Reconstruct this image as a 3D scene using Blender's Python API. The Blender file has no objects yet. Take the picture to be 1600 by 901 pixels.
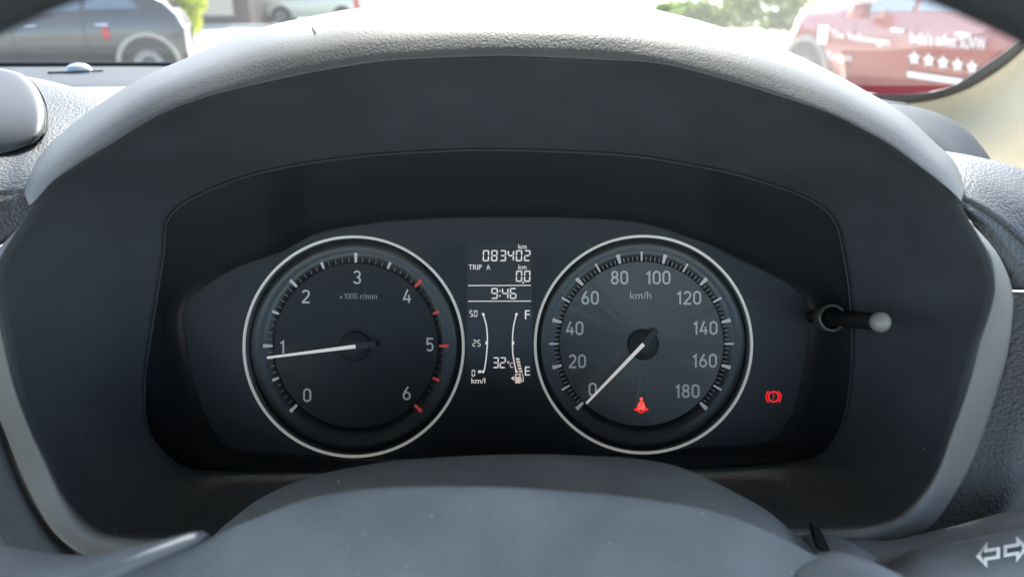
import bpy, bmesh, math, random
from mathutils import Vector, Matrix
random.seed(7)
S = bpy.context.scene
COL = S.collection
R = math.radians
# ------------------------------------------------------------------ camera, sky, sun, exposure
F = 1256.0                      # focal length in pixels of the 1600 px wide photograph
PITCH = 20.3
EYE = Vector((0, 0, 1.30))
cam_d = bpy.data.cameras.new('camera'); cam = bpy.data.objects.new('camera', cam_d); COL.objects.link(cam)
cam.location = EYE; cam.rotation_euler = (R(90 - PITCH), 0, 0)
cam_d.sensor_width = 36; cam_d.lens = 36 * F / 1600; cam_d.clip_start = 0.01; cam_d.clip_end = 4000
cam_d.dof.use_dof = True; cam_d.dof.focus_distance = 0.395; cam_d.dof.aperture_fstop = 10.8
S.camera = cam
CM = Matrix.Translation(EYE) @ cam.rotation_euler.to_matrix().to_4x4()
w = bpy.data.worlds.new('World'); S.world = w; w.use_nodes = True
nt = w.node_tree; bg = nt.nodes['Background']
sky = nt.nodes.new('ShaderNodeTexSky'); sky.sky_type = 'NISHITA'; sky.sun_disc = False
SUN_EL, SUN_AZ = 39.5, 5         # degrees; azimuth clockwise from straight ahead (+Y)
sky.sun_elevation = R(SUN_EL); sky.sun_rotation = R(SUN_AZ)
sky.air_density = 1.0; sky.dust_density = 1.2; sky.ozone_density = 1.0
nt.links.new(sky.outputs[0], bg.inputs[0]); bg.inputs[1].default_value = 0.15
sd = bpy.data.lights.new('sun', 'SUN'); sd.energy = 4.0; sd.angle = R(0.5); sd.color = (1, 0.96, 0.9)
so = bpy.data.objects.new('sun', sd); COL.objects.link(so)
sv = Vector((math.sin(R(SUN_AZ)) * math.cos(R(SUN_EL)), math.cos(R(SUN_AZ)) * math.cos(R(SUN_EL)), math.sin(R(SUN_EL))))
so.rotation_euler = sv.to_track_quat('Z', 'Y').to_euler()
S.view_settings.view_transform = 'Standard'; S.view_settings.look = 'None'
S.view_settings.exposure = 2.25; S.view_settings.gamma = 1; S.view_settings.use_curve_mapping = False
S.render.engine = 'CYCLES'
S.cycles.max_bounces = 10; S.cycles.transparent_max_bounces = 16; S.cycles.use_denoising = True
S.cycles.sample_clamp_indirect = 8; S.cycles.caustics_reflective = False; S.cycles.caustics_refractive = False

# ------------------------------------------------------------------ helpers
def P(px, py, d):
    return CM @ Vector(((px - 800) * d / F, (450.5 - py) * d / F, -d))

def base_mat(name, color, rough=0.5, metal=0.0, spec=0.5, emit=None, estr=0):
    m = bpy.data.materials.new(name); m.use_nodes = True
    b = m.node_tree.nodes['Principled BSDF']
    b.inputs['Base Color'].default_value = (*color, 1); b.inputs['Roughness'].default_value = rough
    b.inputs['Metallic'].default_value = metal; b.inputs['Specular IOR Level'].default_value = spec
    if emit:
        b.inputs['Emission Color'].default_value = (*emit, 1); b.inputs['Emission Strength'].default_value = estr
    return m

def grain_mat(name, color, rough, scale, dist, strength=0.5, spec=0.5, var=0.12, kind='voronoi', sheen=0, coarse=True):
    """moulded plastic / leather: bump grain plus slight colour and gloss variation"""
    m = base_mat(name, color, rough, spec=spec); n = m.node_tree.nodes; l = m.node_tree.links; b = n['Principled BSDF']
    tc = n.new('ShaderNodeTexCoord')
    if kind == 'voronoi':
        mp = n.new('ShaderNodeTexNoise'); mp.inputs['Scale'].default_value = scale * .6; mp.inputs['Detail'].default_value = 2
        l.new(tc.outputs['Object'], mp.inputs['Vector'])
        mx = n.new('ShaderNodeMix'); mx.data_type = 'VECTOR'; mx.inputs[0].default_value = 0.0
        v = n.new('ShaderNodeTexVoronoi'); v.feature = 'SMOOTH_F1'; v.inputs['Scale'].default_value = scale; v.inputs['Smoothness'].default_value = .6
        add = n.new('ShaderNodeVectorMath'); add.operation = 'MULTIPLY_ADD'; add.inputs[1].default_value = (.4 / scale,) * 3
        l.new(mp.outputs['Color'], add.inputs[0]); l.new(tc.outputs['Object'], add.inputs[2]); l.new(add.outputs[0], v.inputs['Vector'])
        inv = n.new('ShaderNodeMath'); inv.operation = 'SUBTRACT'; inv.inputs[0].default_value = 1; l.new(v.outputs['Distance'], inv.inputs[1]); h = inv.outputs[0]
    else:
        t = n.new('ShaderNodeTexNoise'); t.inputs['Scale'].default_value = scale; t.inputs['Detail'].default_value = 4; t.inputs['Roughness'].default_value = .6
        l.new(tc.outputs['Object'], t.inputs['Vector']); h = t.outputs['Fac']
    bp = n.new('ShaderNodeBump'); bp.inputs['Strength'].default_value = strength; bp.inputs['Distance'].default_value = dist
    l.new(h, bp.inputs['Height']); l.new(bp.outputs[0], b.inputs['Normal'])
    t2 = n.new('ShaderNodeTexNoise'); t2.inputs['Scale'].default_value = 35; t2.inputs['Detail'].default_value = 5
    l.new(tc.outputs['Object'], t2.inputs['Vector'])
    r1 = n.new('ShaderNodeMapRange'); r1.inputs[3].default_value = 1 - var; r1.inputs[4].default_value = 1 + var; l.new(t2.outputs['Fac'], r1.inputs[0])
    r1.inputs[1].default_value = .3; r1.inputs[2].default_value = .7
    mc = n.new('ShaderNodeVectorMath'); mc.operation = 'SCALE'; mc.inputs[0].default_value = color; l.new(r1.outputs[0], mc.inputs['Scale'])
    l.new(mc.outputs[0], b.inputs['Base Color'])
    r2 = n.new('ShaderNodeMapRange'); r2.inputs[3].default_value = rough - .06; r2.inputs[4].default_value = rough + .06; l.new(t2.outputs['Fac'], r2.inputs[0])
    l.new(r2.outputs[0], b.inputs['Roughness'])
    return m

def glass_mat(name, tint, gloss_rough, dust, dust_col, refl=1.0):
    m = bpy.data.materials.new(name); m.use_nodes = True; n = m.node_tree.nodes; l = m.node_tree.links
    n.remove(n['Principled BSDF']); out = n['Material Output']
    tr = n.new('ShaderNodeBsdfTransparent'); tr.inputs[0].default_value = (*tint, 1)
    gl = n.new('ShaderNodeBsdfGlossy'); gl.inputs['Roughness'].default_value = gloss_rough; gl.inputs['Color'].default_value = (refl, refl, refl, 1)
    fr = n.new('ShaderNodeFresnel'); fr.inputs[0].default_value = 1.45
    mx = n.new('ShaderNodeMixShader'); l.new(fr.outputs[0], mx.inputs[0]); l.new(tr.outputs[0], mx.inputs[1]); l.new(gl.outputs[0], mx.inputs[2])
    df = n.new('ShaderNodeBsdfDiffuse'); df.inputs[0].default_value = (*dust_col, 1)
    tl = n.new('ShaderNodeBsdfTranslucent'); tl.inputs[0].default_value = (*dust_col, 1)
    md = n.new('ShaderNodeMixShader'); md.inputs[0].default_value = .5; l.new(df.outputs[0], md.inputs[1]); l.new(tl.outputs[0], md.inputs[2])
    tc = n.new('ShaderNodeTexCoord'); t = n.new('ShaderNodeTexNoise'); t.inputs['Scale'].default_value = 9; t.inputs['Detail'].default_value = 6
    l.new(tc.outputs['Object'], t.inputs['Vector'])
    mr = n.new('ShaderNodeMapRange'); mr.inputs[3].default_value = dust * .6; mr.inputs[4].default_value = dust * 1.4; l.new(t.outputs['Fac'], mr.inputs[0])
    m2 = n.new('ShaderNodeMixShader'); l.new(mr.outputs[0], m2.inputs[0]); l.new(mx.outputs[0], m2.inputs[1]); l.new(md.outputs[0], m2.inputs[2])
    l.new(m2.outputs[0], out.inputs[0])
    return m

WO = {}
def place(o, origin, parent):
    WO[o.name] = Vector(origin)
    COL.objects.link(o)
    if parent is not None:
        o.parent = parent; o.location = Vector(origin) - WO[parent.name]
    else:
        o.location = origin

def props(o, label=None, cat=None, group=None, kind=None):
    if label: o['label'] = label
    if cat: o['category'] = cat
    if group: o['group'] = group
    if kind: o['kind'] = kind
    return o

def empty(name, loc, label, cat, group=None):
    o = bpy.data.objects.new(name, None); o.empty_display_size = .02; place(o, loc, None)
    return props(o, label, cat, group, 'thing')

def mesh_obj(name, vw, faces, mat, parent=None, smooth=True, solid=0, origin=None, face_cam=False, sub=0, bevel=0):
    """vw: world-space vertices"""
    if origin is None:
        origin = WO[parent.name] if parent else Vector((sum(v.x for v in vw) / len(vw), sum(v.y for v in vw) / len(vw), min(v.z for v in vw)))
    me = bpy.data.meshes.new(name); me.from_pydata([v - origin for v in vw], [], faces); me.update()
    if face_cam:
        s = 0
        for p in me.polygons: s += p.area * p.normal.dot(EYE - origin - p.center)
        if s < 0: me.flip_normals()
    if smooth: me.polygons.foreach_set('use_smooth', [True] * len(me.polygons))
    if mat: me.materials.append(mat)
    o = bpy.data.objects.new(name, me); place(o, origin, parent)
    if sub:
        q = o.modifiers.new('s', 'SUBSURF'); q.levels = sub; q.render_levels = sub
    if solid:
        q = o.modifiers.new('t', 'SOLIDIFY'); q.thickness = solid; q.offset = -1
    if bevel:
        q = o.modifiers.new('b', 'BEVEL'); q.width = bevel; q.segments = 2; q.limit_method = 'ANGLE'
    return o

def cr(p0, p1, p2, p3, t):
    return tuple(0.5 * ((2 * b) + (-a + c) * t + (2 * a - 5 * b + 4 * c - d) * t * t + (-a + 3 * b - 3 * c + d) * t ** 3) for a, b, c, d in zip(p0, p1, p2, p3))
def resample(pts, n, closed=False):
    """Catmull-Rom through pts, then n points at even chord spacing"""
    den = []; m = len(pts)
    rng = range(m if closed else m - 1)
    for i in rng:
        if closed: q = [pts[(i + k) % m] for k in (-1, 0, 1, 2)]
        else: q = [pts[max(i - 1, 0)], pts[i], pts[i + 1], pts[min(i + 2, m - 1)]]
        for k in range(12): den.append(cr(*q, k / 12))
    den.append(pts[0] if closed else pts[-1])
    L = [0]
    for a, b in zip(den, den[1:]): L.append(L[-1] + math.dist(a[:2], b[:2]) + 1e-9)
    out = []; j = 0
    tot = L[-1]; cnt = n if closed else n - 1
    for i in range(n):
        s = tot * i / cnt
        while j < len(L) - 2 and L[j + 1] < s: j += 1
        t = (s - L[j]) / (L[j + 1] - L[j]); a, b = den[j], den[j + 1]
        out.append(tuple(x + (y - x) * t for x, y in zip(a, b)))
    return out

def loft(name, rails, mat, parent=None, n=80, across=4, closed=False, pixel=True, **kw):
    """rails: lists of (px, py, depth); skinned smoothly across"""
    rs = [resample(r, n, closed) for r in rails]
    rows = []
    for i in range(len(rs) - 1):
        q = [rs[max(i - 1, 0)], rs[i], rs[i + 1], rs[min(i + 2, len(rs) - 1)]]
        for k in range(across):
            rows.append([cr(q[0][j], q[1][j], q[2][j], q[3][j], k / across) for j in range(n)])
    rows.append(rs[-1])
    vw = [P(*p) if pixel else Vector(p) for r in rows for p in r]; f = []
    for i in range(len(rows) - 1):
        for j in range(n if closed else n - 1):
            j2 = (j + 1) % n
            f.append((i * n + j, i * n + j2, (i + 1) * n + j2, (i + 1) * n + j))
    return mesh_obj(name, vw, f, mat, parent, face_cam=True, **kw)

def depsgraph_mesh(o):
    bpy.context.view_layer.update()
    dg = bpy.context.evaluated_depsgraph_get()
    me = bpy.data.meshes.new_from_object(o.evaluated_get(dg)); return me

def text_verts(s, shear=0, space=1.0):
    cu = bpy.data.curves.new('t', 'FONT'); cu.body = s; cu.resolution_u = 5; cu.space_character = space; cu.shear = shear
    o = bpy.data.objects.new('t', cu); COL.objects.link(o)
    me = depsgraph_mesh(o)
    v = [x.co.copy() for x in me.vertices]; f = [tuple(p.vertices) for p in me.polygons]
    bpy.data.objects.remove(o); bpy.data.curves.remove(cu); bpy.data.meshes.remove(me)
    return v, f
def fit(v, cx, cy, wd, ht):
    x0, x1 = min(a.x for a in v), max(a.x for a in v); y0, y1 = min(a.y for a in v), max(a.y for a in v)
    return [(cx + (a.x - (x0 + x1) / 2) * wd / (x1 - x0), cy - (a.y - (y0 + y1) / 2) * ht / (y1 - y0)) for a in v]
def print_text(name, s, cx, cy, wd, ht, d, mat, parent, space=1.0):
    v, f = text_verts(s, space=space); q = fit(v, cx, cy, wd, ht)
    return mesh_obj(name, [P(a, b, d) for a, b in q], f, mat, parent, smooth=False)
def print_polys(name, polys, d, mat, parent, th=0):
    vw = []; f = []
    for pl in polys:
        k = len(vw); vw += [P(a, b, d) for a, b in pl]; f.append(tuple(range(k, k + len(pl))))
    return mesh_obj(name, vw, f, mat, parent, smooth=False, solid=th, face_cam=True)
def rot(x, y, cx, cy, ang, r):            # ang clockwise from top (deg)
    a = R(ang); return (cx + r * math.sin(a) , cy - r * math.cos(a))

def lathe_axis(name, prof, c, axis, mat, parent, n=64, **kw):
    """prof: (radius, height) along axis at world point c"""
    z = Vector(axis).normalized(); x = z.orthogonal().normalized(); y = z.cross(x)
    vw = []; f = []
    for r, h in prof:
        for k in range(n):
            a = 2 * math.pi * k / n; vw.append(Vector(c) + z * h + (x * math.cos(a) + y * math.sin(a)) * r)
    for i in range(len(prof) - 1):
        for k in range(n):
            k2 = (k + 1) % n; f.append((i * n + k, i * n + k2, (i + 1) * n + k2, (i + 1) * n + k))
    if prof[0][0] > 1e-4 and kw.pop('cap0', False): f.append(tuple(range(n))[::-1])
    kw.pop('cap0', None)
    if kw.pop('cap1', False): f.append(tuple((len(prof) - 1) * n + k for k in range(n)))
    return mesh_obj(name, vw, f, mat, parent, **kw)

BACK = (CM.to_3x3() @ Vector((0, 0, 1))).normalized()     # dial axis: the cluster leans back and faces the driver's eyes

# ------------------------------------------------------------------ materials
M = {}
M['pad'] = grain_mat('grained_dash_pad', (.055, .058, .062), .55, 760, .0008, .6, spec=.5)
M['hood'] = grain_mat('grained_hood_skin', (.090, .094, .098), .57, 1050, .0004, .22, spec=.5)
M['lining'] = grain_mat('smooth_black_lining', (.070, .080, .091), .65, 900, .00015, .3, kind='noise', spec=.35)
M['bowl'] = grain_mat('bowl_plastic', (.056, .063, .071), .65, 1500, .0002, .5, kind='noise', spec=.12)
M['rim'] = grain_mat('satin_grey_trim', (.12, .122, .121), .45, 1200, .00008, .25, kind='noise', spec=.5)
M['smooth'] = grain_mat('smooth_dash_plastic', (.036, .041, .048), .55, 900, .0001, .2, kind='noise')
M['beige'] = grain_mat('beige_trim_vinyl', (.62, .58, .46), .6, 160, .0015, .35, kind='noise', spec=.3, var=.04)
M['dashtop'] = grain_mat('matt_dash_top', (.045, .051, .062), .8, 900, .0001, .3, kind='noise', spec=.15)
M['frit'] = base_mat('black_glass_border', (.02, .022, .024), .4)
M['wheel'] = grain_mat('steering_wheel_leather', (.060, .066, .074), .5, 500, .0005, .8)
M['airbag'] = grain_mat('airbag_cover_skin', (.150, .166, .188), .6, 800, .0003, .35, var=.2)
M['column'] = grain_mat('column_cover_plastic', (.15, .158, .162), .6, 1100, .0003, .7, kind='noise')
M['stalk'] = grain_mat('stalk_plastic', (.17, .178, .195), .5, 1500, .00006, .3, kind='noise')
M['mask'] = grain_mat('cluster_mask_plastic', (.020, .025, .031), .5, 1800, .00004, .3, kind='noise', spec=.4)
M['recess'] = base_mat('gloss_black_recess', (.015, .018, .020), .27, spec=.45)
M['ring'] = base_mat('silver_ring_glow', (.88, .87, .83), .45, emit=(1, .98, .93), estr=.05)  # faint emission put in to brighten the unlit silver rings
M['needle'] = base_mat('needle_white', (.75, .70, .68), .5, emit=(1, .93, .9), estr=.10)
M['print'] = base_mat('dial_print', (.60, .60, .61), .6, emit=(1, 1, 1), estr=.03)
M['print_dim'] = base_mat('dial_print_fine', (.20, .20, .20), .6, emit=(1, 1, 1), estr=.01)
M['print_red'] = base_mat('dial_print_red', (.55, .06, .05), .6, emit=(1, .12, .1), estr=.05)
M['print_red_dim'] = base_mat('dial_print_red_fine', (.16, .05, .05), .6)
M['faint_print'] = base_mat('grey_button_print', (.085, .085, .085), .6)  # dim grey ink of the TRIP mark
M['segment'] = base_mat('lcd_segment', (.5, .48, .47), .6, emit=(1, .94, .92), estr=.14)
M['segment_warm'] = base_mat('lcd_segment_warm', (.5, .45, .40), .6, emit=(1, .84, .74), estr=.12)
M['lcd'] = base_mat('lcd_glass', (.038, .042, .046), .3, spec=.4)
M['red_lamp'] = base_mat('warning_lamp_red', (.4, .01, .01), .5, emit=(1, .02, .02), estr=.25)
M['red_lamp_hot'] = base_mat('warning_lamp_red_bright', (.6, .1, .08), .5, emit=(1, .11, .09), estr=.25)
M['chrome'] = base_mat('chrome', (.8, .82, .85), .12, metal=1)
M['knob'] = base_mat('knob_grey', (.20, .196, .18), .38, spec=.6)
M['blackrod'] = base_mat('black_rod', (.006, .006, .007), .6, spec=.15)
M['arrow'] = base_mat('white_paint_mark', (.8, .8, .76), .6)
M['dust'] = base_mat('dust_speck', (.55, .53, .5), .9)
M['lens'] = glass_mat('cluster_lens_plastic', (.97, .98, .98), .05, .024, (.45, .53, .62), refl=.05)  # bluish dust haze raised to lay a pale veil over the dials
M['glass'] = glass_mat('windscreen_glass', (.93, .96, .95), .02, .036, (.8, .78, .7))
M['headliner'] = grain_mat('headliner_cloth', (.48, .49, .49), .9, 400, .001, .5, kind='noise')
# sunburst brushed dial metal for the speedometer
m = base_mat('sunburst_dial', (.125, .127, .122), .42, metal=.7); b = m.node_tree.nodes['Principled BSDF']
b.inputs['Anisotropic'].default_value = .6
tg = m.node_tree.nodes.new('ShaderNodeTangent'); tg.direction_type = 'RADIAL'; tg.axis = 'Z'
m.node_tree.links.new(tg.outputs[0], b.inputs['Tangent']); M['sunburst'] = m
n_ = m.node_tree.nodes; l_ = m.node_tree.links; tc_ = n_.new('ShaderNodeTexCoord'); gr_ = n_.new('ShaderNodeTexGradient'); gr_.gradient_type = 'RADIAL'; l_.new(tc_.outputs['Object'], gr_.inputs[0])
no_ = n_.new('ShaderNodeTexNoise'); no_.noise_dimensions = '1D'; no_.inputs['Scale'].default_value = 60; no_.inputs['Detail'].default_value = 6; l_.new(gr_.outputs['Fac'], no_.inputs['W'])
mr_ = n_.new('ShaderNodeMapRange'); mr_.inputs[1].default_value = .3; mr_.inputs[2].default_value = .7; mr_.inputs[3].default_value = .47; mr_.inputs[4].default_value = .58; l_.new(no_.outputs['Fac'], mr_.inputs[0]); l_.new(mr_.outputs[0], b.inputs['Roughness'])
M['tachface'] = base_mat('tach_dial_face', (.020, .023, .025), .5, spec=.35)

# ================================================================== CAR INTERIOR
dash = empty('dashboard', P(800, 900, .45), 'dark grained dashboard with a curved hood arching over the instrument cluster', 'dashboard')

LIP = [(46, 322), (60, 310), (82, 285), (125, 255), (175, 225), (250, 180), (325, 152), (400, 133), (500, 112), (600, 97), (700, 91), (800, 88.5), (925, 94), (1025, 100), (1100, 117), (1200, 146), (1300, 180), (1385, 224), (1425, 252), (1462, 280), (1490, 303), (1502, 316)]
SIL = [(37, 300), (44, 275), (70, 235), (100, 206), (140, 175), (217, 125), (290, 92), (400, 47), (487, 26), (575, 11), (700, 1), (800, -3), (950, 1), (1050, 22), (1137, 46), (1230, 80), (1312, 120), (1360, 147), (1395, 167), (1425, 190), (1462, 225), (1490, 252), (1507, 292)]
def side_t(x):                            # 0 in the middle of the hood, 1 at its ends
    return min(1, abs(x - 775) / 730) ** 2
n = 110
lip = resample(LIP, n); sil = resample(SIL, n)
def hood_rail(t, d, dx_side=0):
    out = []
    for a, b in zip(lip, sil):
        out.append((a[0] + (b[0] - a[0]) * t, a[1] + (b[1] - a[1]) * t, d - .006 * side_t(a[0])))
    return out
rails = [
    [(x, y + 1.2, .3012) for x, y in lip], hood_rail(0, .2988), hood_rail(.05, .2982), hood_rail(.25, .3012), hood_rail(.48, .3060), hood_rail(.70, .3150), hood_rail(.88, .333), hood_rail(.97, .353), hood_rail(1.0, .372),
    [(x + (775 - x) * .02, y + 9, .42) for x, y in sil], [(x + (775 - x) * .05, y + 34, .48) for x, y in sil], [(x + (775 - x) * .06, y + 80, .56) for x, y in sil], [(x + (775 - x) * .06, y + 150, .60) for x, y in sil]]
loft('hood', rails, M['hood'], dash, n=n, across=3)

# bowl: closed loop between the opening and the lens seat
BC = (775, 520)
OUT = [(x, y - 2.5) for x, y in [(60, 316), (82, 286), (125, 256), (175, 226), (250, 181), (325, 153), (400, 134), (500, 113), (600, 98), (700, 92), (800, 89.5), (925, 95), (1025, 101), (1100, 118), (1200, 147), (1300, 181), (1385, 225), (1425, 253), (1462, 281)]] + [(1488, 308),
       (1515, 352), (1540, 395), (1552, 440), (1546, 480), (1522, 550), (1507, 610), (1484, 675), (1463, 732), (1441, 768), (1413, 798), (1388, 812), (1350, 822), (1295, 826), (1150, 832), (960, 838), (775, 840), (600, 840), (430, 840),
       (258, 840), (180, 834), (150, 824), (125, 804), (100, 771), (75, 721), (52, 674), (25, 600), (8, 520), (-4, 460), (-2, 415), (22, 372)]
INN = [(268, 334), (350, 288), (440, 263), (560, 245), (700, 236), (800, 235), (950, 241), (1050, 253), (1180, 281), (1290, 328), (1318, 400), (1330, 500), (1328, 600), (1312, 672), (1278, 712), (1200, 727), (1100, 733), (900, 737), (700, 739), (500, 739), (390, 738), (300, 734), (262, 712), (232, 672), (226, 600), (240, 500), (256, 400)]
def polar(loop, N):
    r = resample(loop, 600, True); out = []
    ang = [math.atan2(-(p[1] - BC[1]), p[0] - BC[0]) % (2 * math.pi) for p in r]
    for k in range(N):
        a = 2 * math.pi * k / N
        best = sorted(range(len(r)), key=lambda i: abs((ang[i] - a + math.pi) % (2 * math.pi) - math.pi))[:2]
        i, j = best; di = abs((ang[i] - a + math.pi) % (2 * math.pi) - math.pi); dj = abs((ang[j] - a + math.pi) % (2 * math.pi) - math.pi)
        t = di / (di + dj + 1e-9); out.append((r[i][0] + (r[j][0] - r[i][0]) * t, r[i][1] + (r[j][1] - r[i][1]) * t))
    return out
N = 220
po, pi_ = polar(OUT, N), polar(INN, N)
def lens_depth(y): return .352 + (y - 235) / 505 * .040
def ease(v): v = max(0, min(1, v)); return v * v * (3 - 2 * v)
rows = []
for t in (0, .06, .15, .3, .45, .6, .75, .88, .96, 1.0):
    row = []
    for (a, b) in zip(po, pi_):
        din = lens_depth(b[1]); dout = .3015 + .0075 * ease((a[1] - 330) / 400)
        # constant steps in 1/depth keep the wall straight in space
        inv = 1 / dout + (1 / din - 1 / dout) * t
        bulge = -.010 * math.sin(math.pi * t) if False else 0
        row.append((a[0] + (b[0] - a[0]) * t, a[1] + (b[1] - a[1]) * t, 1 / inv + bulge))
    rows.append(row)
vw = [P(*p) for r in rows for p in r]; f = []
up = []; lo = []
for i in range(len(rows) - 1):
    for j in range(N):
        q = (i * N + j, i * N + (j + 1) % N, (i + 1) * N + (j + 1) % N, (i + 1) * N + j)
        a = 360 * (j + .5) / N
        (up if 15.5 < a < 164 else lo).append(q)
def sub_mesh(name, faces, mat, parent, **kw):
    idx = {}; v2 = []; f2 = []
    for q in faces:
        g = []
        for k in q:
            if k not in idx: idx[k] = len(v2); v2.append(vw[k])
            g.append(idx[k])
        f2.append(tuple(g))
    return mesh_obj(name, v2, f2, mat, parent, face_cam=True, **kw)
sub_mesh('bowl', up + lo, M['bowl'], dash, solid=.0012)

# satin trim strip round the sides and bottom of the opening
RIN = [(61, 335), (22, 374), (-2, 416), (-5, 460), (8, 520), (25, 600), (52, 674), (75, 721), (100, 771), (125, 804), (150, 824), (180, 834), (258, 840), (430, 842), (600, 842), (775, 842), (960, 840), (1150, 833), (1230, 827), (1295, 825), (1350, 821), (1388, 811), (1413, 797), (1441, 767), (1463, 731), (1484, 674), (1507, 609), (1522, 549), (1534, 487), (1549, 440), (1545, 400), (1520, 364), (1487, 328)]
ROUT = [(52, 331), (0, 386), (-40, 430), (-52, 480), (-40, 540), (-18, 610), (8, 676), (38, 750), (70, 811), (100, 846), (140, 869), (190, 878), (258, 884), (430, 886), (600, 886), (775, 886), (960, 884), (1150, 876), (1230, 866), (1320, 860), (1375, 852), (1413, 842), (1451, 825), (1476, 796), (1501, 757), (1521, 717), (1537, 675), (1560, 605), (1575, 550), (1583, 490), (1581, 448), (1562, 402), (1536, 368), (1490, 323)]
nr = 160
ri, ro = resample(RIN, nr), resample(ROUT, nr)
def ease(v): v = max(0, min(1, v)); return v * v * (3 - 2 * v)
def mixr(a, b, t, d):
    return [(p[0] + (q[0] - p[0]) * t, p[1] + (q[1] - p[1]) * t, d - .007 * max(0, t) * ease((p[1] - 690) / 140)) for p, q in zip(a, b)]
loft('trim_strip', [mixr(ri, ro, -.05, .316), mixr(ri, ro, 0, .3095), mixr(ri, ro, .05, .3070), mixr(ri, ro, .16, .3062), mixr(ri, ro, .5, .3080), mixr(ri, ro, .85, .3115), mixr(ri, ro, .97, .3135), mixr(ri, ro, 1.0, .318)], M['rim'], dash, n=nr, across=3)

# grained pad on the right of the hood
loft('right_pad', [
    [(1380, 300, .52), (1440, 262, .50), (1500, 262, .48), (1600, 285, .46), (1720, 330, .45), (1900, 380, .45)],
    [(1400, 262, .44), (1440, 240, .43), (1480, 237, .42), (1550, 250, .405), (1600, 264, .395), (1720, 300, .385), (1900, 350, .38)],
    [(1440, 270, .375), (1480, 262, .37), (1530, 275, .36), (1590, 305, .352), (1640, 345, .347), (1720, 400, .345), (1900, 450, .345)],
    [(1470, 305, .335), (1503, 309, .333), (1545, 332, .332), (1590, 368, .333), (1640, 420, .334), (1720, 490, .335), (1900, 560, .34)]],
    M['pad'], dash, n=60, solid=.002)
SEAM = [(1493, 320), (1530, 356), (1560, 395), (1582, 446)]
loft('right_pad', [
    [(1470, 305, .336), (1503, 309, .334), (1545, 332, .333), (1590, 368, .334), (1640, 420, .335), (1720, 452, .336)],
    [(1484, 314, .331), (1515, 330, .329), (1552, 360, .329), (1588, 405, .330), (1640, 448, .331), (1720, 453.5, .332)],
    [(1484, 318, .336), (1500, 328, .333), (1530, 360, .330), (1560, 398, .329), (1578, 430, .329), (1584, 453, .329)]],
    M['pad'], dash, n=50, solid=.002)
loft('right_side_pad', [
    [(1576, 455.5, .3250), (1580, 480, .3248), (1572, 550, .3235), (1557, 605, .3225), (1534, 675, .3218), (1519, 717, .3213), (1499, 757, .3212), (1474, 796, .3212), (1438, 832, .3212), (1378, 870, .323)],
    [(1590, 455.5, .324), (1594, 480, .3235), (1588, 550, .322), (1575, 605, .321), (1553, 675, .3205), (1538, 720, .320), (1520, 762, .320), (1498, 802, .320), (1465, 845, .320), (1400, 895, .322)],
    [(1660, 458, .322), (1660, 520, .320), (1650, 590, .318), (1632, 640, .317), (1606, 690, .317), (1592, 730, .317), (1576, 780, .317), (1560, 830, .318), (1530, 880, .320), (1470, 950, .325)],
    [(1720, 460, .33), (1720, 520, .33), (1700, 590, .33), (1660, 640, .33), (1622, 690, .33), (1606, 730, .33), (1588, 785, .33), (1575, 830, .33), (1550, 880, .33), (1500, 950, .335)]],
    M['pad'], dash, n=70, solid=.002)
loft('lower_panel', [
    [(1500, 600, .36), (1600, 600, .36), (1800, 600, .36)], [(1450, 1000, .36), (1600, 1000, .36), (1800, 1000, .36)]], M['smooth'], dash, n=10, solid=.002)

# left: grained pad, rounded centre pod, dark side skin
loft('left_pad', [
    [(-160, 150, .60), (45, 150, .60), (140, 190, .56), (280, 200, .54)],
    [(-160, 116, .52), (0, 116, .52), (48, 121, .52), (105, 134, .50), (175, 156, .47), (240, 178, .45)],
    [(-160, 190, .42), (0, 190, .42), (60, 190, .42), (120, 200, .41), (180, 215, .40), (230, 230, .40)],
    [(-160, 262, .355), (0, 262, .355), (40, 258, .352), (90, 258, .35), (140, 262, .35), (190, 270, .35)],
    [(-160, 300, .337), (0, 303, .335), (30, 301, .333), (60, 299, .333), (100, 300, .333), (150, 310, .335)]],
    M['pad'], dash, n=60, solid=.002)
loft('left_side_pad', [
    [(-160, 298, .338), (0, 301, .336), (30, 299, .334), (70, 298, .334)],
    [(-160, 330, .331), (0, 322, .331), (30, 312, .331), (66, 306, .331)],
    [(-160, 440, .328), (-60, 400, .328), (-8, 384, .328), (58, 330, .328)],
    ], M['pad'], dash, n=50, solid=.002)
loft('left_lower_skin', [
    [(-160, 440, .3285), (-60, 470, .3285), (-50, 540, .3285), (-20, 610, .328), (8, 676, .327), (38, 750, .327), (70, 811, .326), (100, 846, .326), (150, 880, .326), (300, 950, .33)],
    [(-180, 440, .324), (-90, 480, .324), (-75, 545, .324), (-45, 625, .324), (-16, 690, .323), (14, 752, .322), (50, 822, .322), (80, 860, .322), (130, 900, .322), (250, 980, .33)],
    [(-300, 470, .335), (-200, 520, .335), (-160, 600, .335), (-110, 680, .335), (-70, 740, .335), (-30, 790, .335), (10, 850, .335), (40, 890, .335), (80, 930, .335), (150, 1000, .34)]],
    M['bowl'], dash, n=70, solid=.002)
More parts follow.
